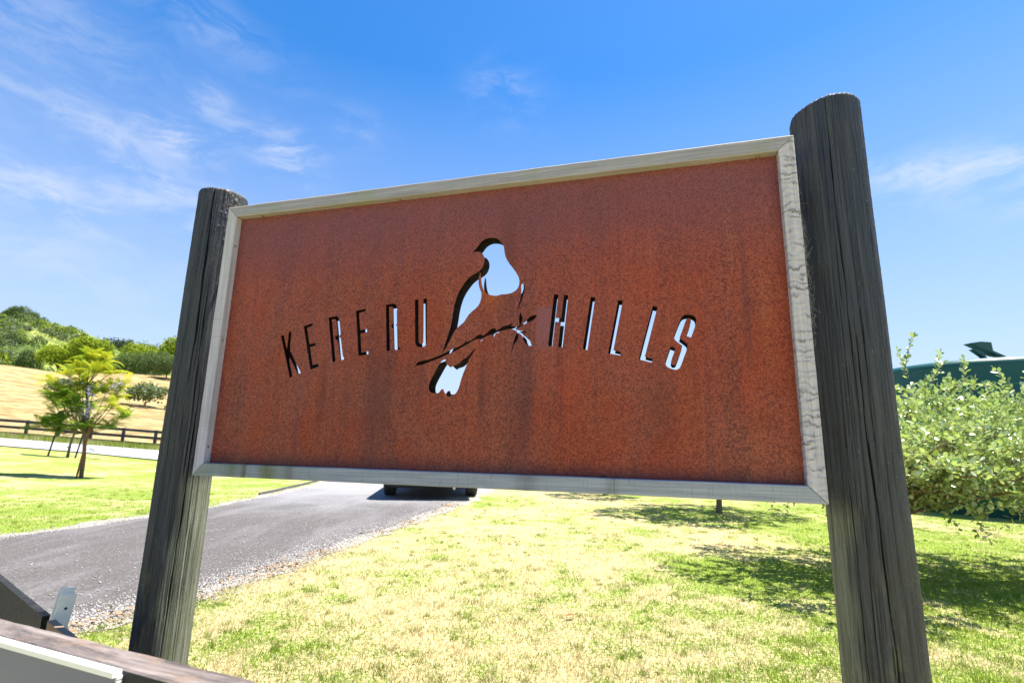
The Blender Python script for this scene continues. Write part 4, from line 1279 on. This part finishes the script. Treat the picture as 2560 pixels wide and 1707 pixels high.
def jacaranda(x, y, z, tips, label, seed, trunk_pts, flowers=(), low=()):
    g_ = np.random.default_rng(seed)
    o = thing('jacaranda_sapling', label, 'tree', (x, y, z))
    tk = MB(); tk.tube(trunk_pts, [.05, .042, .036, .03, .022][:len(trunk_pts)], 8); tk.build('trunk', 'bark', o, smooth=True)
    top = Vector(trunk_pts[-1]); fork = Vector(trunk_pts[-3])
    bb = MB()
    fr = frond(g_, 1.0)
    GP = {0: ([], [], [], []), 1: ([], [], [], [])}
    for (tx, tz, ty, young, nf) in tips:
        tx = -.18 + (tx + .18) * .86
        tz = tz * 1.02
        tip = Vector((tx, ty, tz))
        st = fork if tz < top.z + .3 or abs(tx) > .35 else top
        md = st.lerp(tip, .55) + Vector((0, 0, -.10 * (tip - st).length))
        bb.tube([st, md, tip], [.016, .010, .005], 6)
        nf = int(nf * 2.5)
        for k in range(nf):
            a = 2 * math.pi * (k + g_.uniform(-.3, .3)) / nf
            el = g_.uniform(-.35, 1.05)
            d = np.array([math.cos(a) * math.cos(el), math.sin(a) * math.cos(el), math.sin(el)])
            back = g_.uniform(0, .35)
            p = tip.lerp(md, back)
            isn = 1 if (young and back < .3 and g_.random() < .92) else 0
            q = GP[isn]
            q[0].append(tuple(p)); q[1].append(d); q[2].append(np.array([0, 0, 1.0]) + g_.standard_normal(3) * .15); q[3].append(g_.uniform(.26, .46))
    for (lx, lz, ly) in low:
        q = GP[0]
        for k in range(3):
            a = g_.uniform(0, 6.28)
            q[0].append((lx, ly, lz)); q[1].append(np.array([math.cos(a), math.sin(a), g_.uniform(-.2, .3)])); q[2].append(np.array([0, 0, 1.0])); q[3].append(g_.uniform(.2, .3))
    bb.build('branch', 'bark', o, smooth=True)
    for isn, nm in ((0, 'jacaranda leaf'), (1, 'jacaranda new leaf')):
        q = GP[isn]
        if not q[0]:
            continue
        n_ = len(q[0])
        me = leaves_mesh('frond', np.array(q[0]), np.array(q[1]), np.array(q[2]), np.array(q[3]), fr, nm, g_.uniform(0, 1, n_))
        fo = link('foliage', me, o)
        fo['kind'] = 'stuff'
        fo['label'] = 'yellow-green new fronds' if isn else 'mid-green feathery fronds'
    for (px_, pz_, py_) in flowers:
        m2 = MB()
        for k in range(26):
            c = Vector((px_ + g_.normal() * .05, py_ + g_.normal() * .05, pz_ + g_.normal() * .07))
            u = Vector(unit(1, g_)[0]); v = u.orthogonal().normalized()
            m2.add([c, c + u * .035, c + u * .035 + v * .028, c + v * .028], [(0, 1, 2, 3)], float(g_.uniform(0, 1)))
        m2.build('blossom', 'lilac petal', o)
    return o


jx, jy = -10.60, 13.2
J1 = jacaranda(jx, jy, hgt(jx, jy), [
    (-.30, 3.00, 0, 1, 9), (-.02, 2.95, .2, 1, 8), (-.45, 2.75, -.2, 1, 8), (-1.05, 2.62, .1, 1, 8), (-1.15, 2.35, -.2, 1, 7), (-.75, 2.55, .3, 1, 7), (.42, 2.60, 0, 1, 8), (.62, 2.35, .2, 1, 8), (.15, 2.55, -.3, 1, 7),
    (-1.35, 1.95, 0, 0, 9), (-.85, 2.0, -.3, 0, 9), (-.35, 2.2, .3, 1, 9), (.35, 2.05, .3, 1, 8), (.70, 1.75, -.1, 1, 8), (-1.25, 1.45, .2, 0, 10), (-.80, 1.30, -.2, 0, 10), (-1.45, 1.25, 0, 0, 9), (-.25, 1.35, .3, 0, 7),
    (.55, 1.25, .1, 0, 9), (.80, 1.5, .3, 0, 8), (-.95, 1.65, .4, 0, 9), (.05, 1.2, -.3, 0, 5), (-.15, 2.7, .1, 1, 8), (-.6, 2.3, 0, 1, 8), (-.2, 1.8, -.3, 0, 7), (.1, 2.25, .3, 1, 8), (-1.1, 2.1, .2, 1, 8), (-.5, 1.8, -.3, 0, 8), (-1.0, 1.1, 0, 0, 8)],
    'nearer feathery young jacaranda with yellow-green top and rusty stake on the left lawn', 31,
    [(0.0, 0, -.1), (-.02, 0, .5), (-.10, 0, 1.1), (-.18, .03, 1.7), (-.30, .02, 2.3)],
    flowers=[(-.02, 2.2, -.25), (.08, 2.0, -.3), (.10, 1.72, -.3), (.16, 1.60, -.32), (-.55, 2.35, -.3), (.55, 2.25, -.1), (.62, 2.4, -.1)],
    low=[(.1, .75, -.1), (.22, .65, 0), (-.15, .5, -.1), (.2, .45, 0)])
st = thing('garden_stake', 'rusty leaning stake beside the nearer jacaranda trunk', 'stake', (jx + .02, jy - .15, hgt(jx, jy)))
mb = MB(); mb.tube([(-.03, 0, -.15), (.12, 0, 1.42)], .022, 6); mb.build('stake_bar', 'rusty stake', st)
mb = MB(); mb.tube([(.06, -.02, .8), (.02, .1, .82), (-.06, .17, .8)], .012, 5); mb.build('tie', 'black trim', st)
j2x, j2y = -17.3, 20.7
jacaranda(j2x, j2y, hgt(j2x, j2y), [
    (-.6, 2.3, 0, 1, 8), (-1.2, 2.0, .2, 0, 8), (.3, 2.4, 0, 1, 8), (.8, 2.0, 0, 0, 8), (-.2, 1.9, .3, 0, 8), (-.9, 1.5, 0, 0, 8), (.4, 1.5, 0, 0, 7), (-1.4, 1.4, 0, 0, 7), (.2, 2.9, .1, 1, 7)],
    'farther young jacaranda between two dark stakes, behind the nearer one', 33,
    [(0, 0, -.1), (.02, 0, .5), (.12, 0, 1.0), (.06, 0, 1.6), (0, 0, 2.0)], low=[(-.1, .5, 0), (0, .35, 0)])
for k, dx in enumerate((-.78, .30)):
    s_ = thing('garden_stake', ('left' if k == 0 else 'right') + ' dark leaning stake of the pair beside the farther jacaranda', 'stake', (j2x + dx, j2y, hgt(j2x + dx, j2y)), 0, 'dark stakes by the farther jacaranda')
    mb = MB(); mb.tube([(-.02, 0, -.2), (.28, 0, 1.75)], .03, 6); mb.build('stake_bar', 'black stake', s_)


# trees on and before the hills
def crown_mesh(name, m, seed, lobes, n_leaf, ls, cone=False, droop=.3):
    g_ = np.random.default_rng(seed)
    pos, dirs, ups = [], [], []
    per = n_leaf // len(lobes)
    for (lx, ly, lz, rx, rz) in lobes:
        u = unit(per, g_)
        u[:, 2] = np.where(u[:, 2] < -.35, -u[:, 2], u[:, 2])
        bump_ = 1 + .16 * np.sin(u[:, 0] * 9 + seed) * np.sin(u[:, 1] * 8) + .12 * np.sin(u[:, 2] * 13 + u[:, 0] * 11)
        rr = (g_.uniform(.80, 1.02, per) * bump_)[:, None]
        P = np.array([lx, ly, lz]) + u * rr * np.array([rx, rx, rz])
        pos.append(P); dirs.append(u * .3 + g_.standard_normal((per, 3)) * .5 + np.array([0, 0, -droop])); ups.append(u + g_.standard_normal((per, 3)) * .5)
    pos = np.concatenate(pos); dirs = np.concatenate(dirs); ups = np.concatenate(ups)
    tone = np.clip(g_.normal(.5, .25, len(pos)), 0, 1)
    return leaves_mesh(name, pos, dirs, ups, g_.uniform(.7, 1.3, len(pos)) * ls, leaf_shape(1, .7, 'q'), m, tone)


def mklobes(seed, n, spread, zc, zr, r):
    g_ = random.Random(seed)
    out_ = [(0, 0, zc, r * 1.15, zr * 1.1)]
    for i in range(n):
        a = 2 * math.pi * i / n + g_.uniform(-.3, .3)
        out_.append((math.cos(a) * spread * g_.uniform(.6, 1.1), math.sin(a) * spread * g_.uniform(.6, 1.1), zc + g_.uniform(-.9, .8) * zr * .5, r * g_.uniform(.6, .95), zr * g_.uniform(.6, .9)))
    return out_


def trunk_mesh(h, r):
    mb = MB()
    mb.tube([(0, 0, -1.0), (.1, 0, h * .5), (0, .1, h)], [r, r * .75, r * .5], 7)
    for k in range(4):
        a = k * 1.6
        mb.tube([(.05, 0, h * .6), (math.cos(a) * h * .3, math.sin(a) * h * .3, h * 1.1)], [r * .4, r * .2], 5)
    return mb.mesh('trunk', 'bark', True)


CR = {
    'bright': [crown_mesh('crown', 'bright crown', 40 + i, mklobes(40 + i, 7, 2.6, 6.2, 3.4, 2.9), 5200, .42) for i in range(3)],
    'dark': [crown_mesh('crown', 'dark crown', 50 + i, mklobes(50 + i, 8, 2.8, 5.6, 4.2, 2.7), 5200, .42) for i in range(3)],
    'scrub': [crown_mesh('crown', 'grey scrub', 60 + i, mklobes(60 + i, 5, 1.3, 1.3, 1.2, 1.2), 1500, .30) for i in range(2)],
}
TRM = trunk_mesh(5.0, .32)
TRS = trunk_mesh(.8, .10)
BGT = [
    # kind, x, y, scale, label
    ('bright', -131, 148, 1.00, 'round bright green tree at the far left of the tree line, above the hay crest'),
    ('bright', -122, 147, 1.05, 'broad bright green tree beside the leftmost round one on the hay crest'),
    ('bright', -124, 176, 1.05, 'bright green tree behind the two leftmost round ones'),
    ('bright', -105.5, 146, 1.12, 'tall bright green tree rising just above the jacaranda top'),
    ('bright', -98, 152, .95, 'bright green tree directly right of the jacaranda top'),
    ('bright', -93, 141, 1.00, 'round bright green tree standing left of the biggest dark crown'),
    ('bright', -88, 143, 1.10, 'bright domed green tree near the middle of the right-hand tree line'),
    ('bright', -81, 140, 1.02, 'bright green tree next to the left post'),
    ('bright', -75, 138, 1.00, 'bright green tree whose edge meets the left post'),
    ('dark', -142, 150, .95, 'dark green tree at the left edge of the photo below the hill'),
    ('dark', -114, 158, 1.00, 'dark green tree in the gap between the left and middle bright trees'),
    ('dark', -110, 140, .85, 'small dark tree at the crest behind the jacaranda'),
    ('dark', -88, 126, 1.00, 'dark grey-green tree below the bright domed one'),
    ('dark', -82, 122, .95, 'dark tree standing at the hay edge left of the post'),
    ('dark', -76, 121, .95, 'dark tree at the hay edge beside the left post'),
    ('dark', -93, 130, .90, 'dark green tree low behind the right of the jacaranda crown'),
    ('dark', -70, 118, .90, 'dark tree partly hidden by the left post'),
    ('dark', -101, 135, .85, 'dark green tree peeping behind the middle of the jacaranda'),
]
gg = random.Random(9)
for i, (kd, x, y, s, lab) in enumerate(BGT):
    z = hgt(x, y)
    o = thing('crest_tree', lab, 'tree', (x, y, z - 1.2), gg.uniform(0, 6.28), 'trees beyond the hay paddock')
    s *= 1.2 if kd == 'bright' else (.68 if y < 132 else .85)
    o.scale = (s, s, s * gg.uniform(.92, 1.08))
    link('crown', CR[kd][i % 3], o); link('trunk', TRM, o)
for (x, y, s, lab) in ((-49.4, 70, 1.35, 'grey-green shrub in the hay paddock right of the jacaranda'), (-59, 68, .9, 'dull shrub in the hay seen through the left of the jacaranda crown'), (-44.0, 68, .55, 'small shrub in the hay next to the left post'), (-58.5, 71.5, .8, 'shrub in the hay close behind the dull one')):
    o = thing('paddock_shrub', lab, 'shrub', (x, y, hgt(x, y) - .3), gg.uniform(0, 6), 'shrubs in the hay paddock')
    o.scale = (s, s, s)
    link('crown', CR['scrub'][0], o); link('trunk', TRS, o)
# larger trees one can tell apart on the hillside
for i, (x, y, s, kd, lab) in enumerate(((-262, 262, .85, 'dark', 'big dark pine clump tree on the hilltop at far left'), (-256, 260, .95, 'dark', 'dark tree on the hilltop beside the leftmost one'), (-247, 257, .85, 'dark', 'dark tree at the right end of the hilltop clump'), (-252, 238, 1.1, 'dark', 'dark tree below the hilltop clump'), (-262, 246, 1.2, 'dark', 'dark tree on the left edge below the hilltop'), (-196, 233, .95, 'dark', 'lone round dark tree half-way down the open hillside'))):
    o = thing('hill_tree', lab, 'tree', (x, y, hgt(x, y) - 3.2), gg.uniform(0, 6), 'dark trees on the hill')
    o.scale = (s, s, s)
    link('crown', CR['dark'][i % 3], o); link('trunk', TRM, o)

# scrub cover on the hill: one mass
def scatter(name, label, pts, crowns_m, seed, ls, k_, rx, rz):
    g_ = np.random.default_rng(seed)
    pos, dirs, ups = [], [], []
    for (x, y, s) in pts:
        z = hgt(x, y)
        u = unit(k_, g_); u[:, 2] = np.abs(u[:, 2]) * 1.0 - .15
        pos.append(np.array([x, y, z + rz * s * .35]) + u * np.array([rx, rx, rz]) * s * g_.uniform(.75, 1.05, (k_, 1)))
        dirs.append(g_.standard_normal((k_, 3)) * .6 + np.array([0, 0, -.2])); ups.append(u + g_.standard_normal((k_, 3)) * .4)
    pos = np.concatenate(pos); dirs = np.concatenate(dirs); ups = np.concatenate(ups)
    me = leaves_mesh(name, pos, dirs, ups, g_.uniform(.7, 1.3, len(pos)) * ls, leaf_shape(1, .75, 'q'), crowns_m, g_.uniform(0, 1, len(pos)))
    return tag(link(name, me), label, 'scrub', kind='stuff')


g3 = random.Random(77)
P1, P2, P4 = [], [], []
for i in range(1500):
    x = g3.uniform(-330, -90); y = g3.uniform(165, 268)
    d = noise.noise(Vector((x * .028, y * .028, 5.0)))
    top_ = sstep((y - 205) / 60)
    if d < -.42 + .50 * top_:
        continue
    rr_ = g3.random()
    (P1 if rr_ < .42 else P2 if rr_ < .80 else P4).append((x, y, g3.uniform(.6, 1.35) * (1.15 - .45 * top_)))
for i in range(120):
    x = g3.uniform(-190, -60); y = g3.uniform(162, 185)
    (P1 if g3.random() < .7 else P2).append((x, y, g3.uniform(.9, 1.5)))
scatter('hillside_scrub', 'grey-green scrub covering the lower hillside', P1, 'grey scrub', 1, .8, 130, 3.6, 3.2)
scatter('hillside_scrub', 'darker bush covering the hill between grassy openings', P2, 'dark crown', 2, .8, 130, 3.4, 3.6)
scatter('hillside_scrub', 'brighter yellow-green bushes dotted over the hill scrub', P4, 'bright crown', 5, .8, 130, 3.2, 3.2)
P3 = []
for i in range(150):
    x = g3.uniform(-400, -215); y = g3.uniform(372, 402)
    P3.append((x, y, g3.uniform(.7, 1.2)))
scatter('pine_ridge', 'dark pines along the farthest ridge left of the post', P3, 'pine needles', 3, 1.3, 150, 3.2, 9.5)

# rough growth along the paddock fence
g4 = np.random.default_rng(5)
def blades(name, N, xy, hmin, hmax, w, seed, m='grass blade', lean=.5):
    g_ = np.random.default_rng(seed)
    x, y = xy
    z = np.array([hgt(a, b) for a, b in zip(x, y)]) if (x.min() < -4 and seed != 100) else np.zeros(len(x))
    h_ = g_.uniform(hmin, hmax, len(x)); a = g_.uniform(0, 2 * np.pi, len(x))
    lx = g_.normal(0, lean, len(x)) * h_; ly = g_.normal(0, lean, len(x)) * h_
    wx = np.cos(a) * w; wy = np.sin(a) * w
    Vv = np.stack([np.stack([x - wx, y - wy, z], -1), np.stack([x + wx, y + wy, z], -1), np.stack([x + lx, y + ly, z + h_], -1)], 1).reshape(-1, 3)
    Ff = np.arange(len(x) * 3).reshape(-1, 3)
    return fastmesh(name, Vv, Ff, m, g_.uniform(0, 1, len(x)))


def in_drive(x, y, mg=0.0):
    fe = np.array(FAR_EDGE); ne = np.array(NEAR_EDGE)
    xl = np.interp(y, fe[:, 1], fe[:, 0]); xr = np.interp(y, ne[:, 1], ne[:, 0])
    return (x > xl - .18 - mg) & (x < xr + .12 + mg)


# sample points evenly over the picture-facing wedge: density falls with distance
def wedge(N, y0, y1, xl, xr, g_):
    y = y0 * (y1 / y0) ** g_.uniform(0, 1, N)
    x = g_.uniform(xl, xr, N) * y
    return x, y


x, y = wedge(420000, 1.5, 13.0, -1.12, 1.15, g4)
ok = ~in_drive(x, y)
x, y = x[ok], y[ok]
gr = link('grass', blades('grass', len(x), (x, y), .008, .030, .0019, 101))
gr.data.materials[0] = MATS['grass blade']
tag(gr, 'short mown grass, green mixed with dry straw, over the lawn', 'grass', kind='stuff')
x = g4.uniform(-45, -18, 30000); y = g4.normal(34.2, .5, 30000)
gr2 = link('rough_grass', blades('rough_grass', len(x), (x, y), .15, .45, .012, 102, lean=.3))
tag(gr2, 'rough green and straw grass along the foot of the black paddock fence', 'grass', kind='stuff')
# thicker green tufts and clover in the lawn
g6 = np.random.default_rng(66)
xc, yc = wedge(2600, 1.7, 11.0, -1.05, 1.1, g6)
ok = ~in_drive(xc, yc, .05)
xc, yc = xc[ok], yc[ok]
rad = g6.uniform(.010, .045, len(xc))
k = 26
x = (xc[:, None] + g6.normal(0, 1, (len(xc), k)) * rad[:, None]).ravel(); y = (yc[:, None] + g6.normal(0, 1, (len(xc), k)) * rad[:, None]).ravel()
me = blades('tufts', len(x), (x, y), .014, .036, .0022, 104, lean=.55)
a_ = me.attributes['tone']; a_.data.foreach_set('value', (np.repeat(g6.uniform(-.5, .45, len(xc)), k) + g6.uniform(0, .3, len(x))).astype(np.float32))
tf = link('grass_tufts', me)
tag(tf, 'small thicker tufts of green grass scattered through the dry lawn', 'grass', kind='stuff')
# tuft at the end of the board
x = g4.normal(-1.42, .035, 160); y = g4.normal(2.42, .05, 160)
tuft = link('grass_tuft', blades('grass_tuft', len(x), (x + -.0, y), .04, .09, .003, 100, lean=.45))
tag(tuft, 'bright green tuft of longer grass beside the bare end of the board', 'grass', kind='stuff')

# stones and fallen leaves along the verge
def pebbles(N, pts, smin, smax, seed):
    g_ = np.random.default_rng(seed)
    o8 = np.array([(1, 0, 0), (0, 1, 0), (-1, 0, 0), (0, -1, 0), (0, 0, .6), (0, 0, -.6)], float)
    f8 = np.array([(0, 1, 4), (1, 2, 4), (2, 3, 4), (3, 0, 4), (1, 0, 5), (2, 1, 5), (3, 2, 5), (0, 3, 5)])
    s = g_.uniform(smin, smax, (N, 1, 1)) * g_.uniform(.6, 1.3, (N, 1, 3)) * g_.uniform(.8, 1.2, (N, 6, 3))
    a = g_.uniform(0, 6.28, N); c, sn = np.cos(a), np.sin(a)
    P = o8[None] * s
    Q = P.copy(); Q[..., 0] = P[..., 0] * c[:, None] - P[..., 1] * sn[:, None]; Q[..., 1] = P[..., 0] * sn[:, None] + P[..., 1] * c[:, None]
    Q += pts[:, None, :]
    Ff = (f8[None] + (np.arange(N) * 6)[:, None, None]).reshape(-1, 3)
    return fastmesh('pebbles', Q.reshape(-1, 3), Ff, 'pebble', np.repeat(g_.uniform(0, 1, N), 8))


ne = np.array(NEAR_EDGE); fe = np.array(FAR_EDGE)
N = 30000
yy = 2.2 * (12.0 / 2.2) ** g4.uniform(0, 1, N)
side = g4.uniform(0, 1, N) < .72
xx = np.where(side, np.interp(yy, ne[:, 1], ne[:, 0]) + g4.normal(-.02, .17, N), np.interp(yy, fe[:, 1], fe[:, 0]) + g4.normal(-.08, .12, N))
pb = link('gravel', pebbles(N, np.stack([xx, yy, np.full(N, .011)], -1), .002, .0085, 8))
tag(pb, 'loose grey and white gravel along both edges of the driveway', 'gravel', kind='stuff')
N = 900
yy = 2.4 * (10.0 / 2.4) ** g4.uniform(0, 1, N)
xx = np.interp(yy, ne[:, 1], ne[:, 0]) - np.abs(g4.normal(0, 1.4, N))
pb2 = link('loose_stones', pebbles(N, np.stack([xx, yy, np.full(N, .014)], -1), .003, .011, 9))
tag(pb2, 'scattered single stones lying on the dark driveway surface', 'gravel', kind='stuff')
# brown leaf litter
N = 900
yy = 2.6 * (9.5 / 2.6) ** g4.uniform(0, 1, N)
cl_ = g4.integers(0, 26, N)
cy0 = 2.6 * (9.5 / 2.6) ** g4.uniform(0, 1, 26)
yy = cy0[cl_] + g4.normal(0, .12, N)
xx = np.interp(yy, ne[:, 1], ne[:, 0]) + .12 + g4.normal(0, .09, N)
pos = np.stack([xx, yy, np.full(N, .022)], -1)
dd = g4.standard_normal((N, 3)) * np.array([1, 1, .25]); uu = np.array([0, 0, 1.0]) + g4.standard_normal((N, 3)) * .5
lf = link('leaf_litter', leaves_mesh('leaf_litter', pos, dd, uu, g4.uniform(.02, .05, N), leaf_shape(1, .4, 'q'), 'fallen leaf', g4.uniform(0, 1, N)))
tag(lf, 'drifts of fallen brown leaves where gravel meets the dry grass', 'leaf litter', kind='stuff')
# a few single dry leaves lying out on the lawn
LM = fastmesh('leaf', *leaf_shape(.09, .035, 'obovate'), 'fallen leaf', np.full(6, .2))
for i, (a, b, r, lab) in enumerate(((.35, 3.42, .5, 'curled brown leaf alone on the grass in front of the sign'), (1.05, 8.6, 1.2, 'brown leaf on the pale lawn near the driveway end'), (.95, 8.9, 2.2, 'brown leaf close beside another on the pale lawn'))):
    o = link('fallen_leaf', LM, None, (a, b, .03), r); tag(o, lab, 'leaf')
# dark timber edging by the drive on the far lawn
mb = MB()
ed = [(-4.80, 10.3), (-4.81, 10.9), (-4.84, 11.4), (-4.93, 13.0), (-5.2, 15.5)]
for a, b in zip(ed[:-1], ed[1:]):
    mb.bar((a[0], a[1], .02), (b[0], b[1], .02), .03, .06)
tag(mb.build('drive_edging', 'kerb timber'), 'low dark edging between the left lawn and the driveway', 'edging')
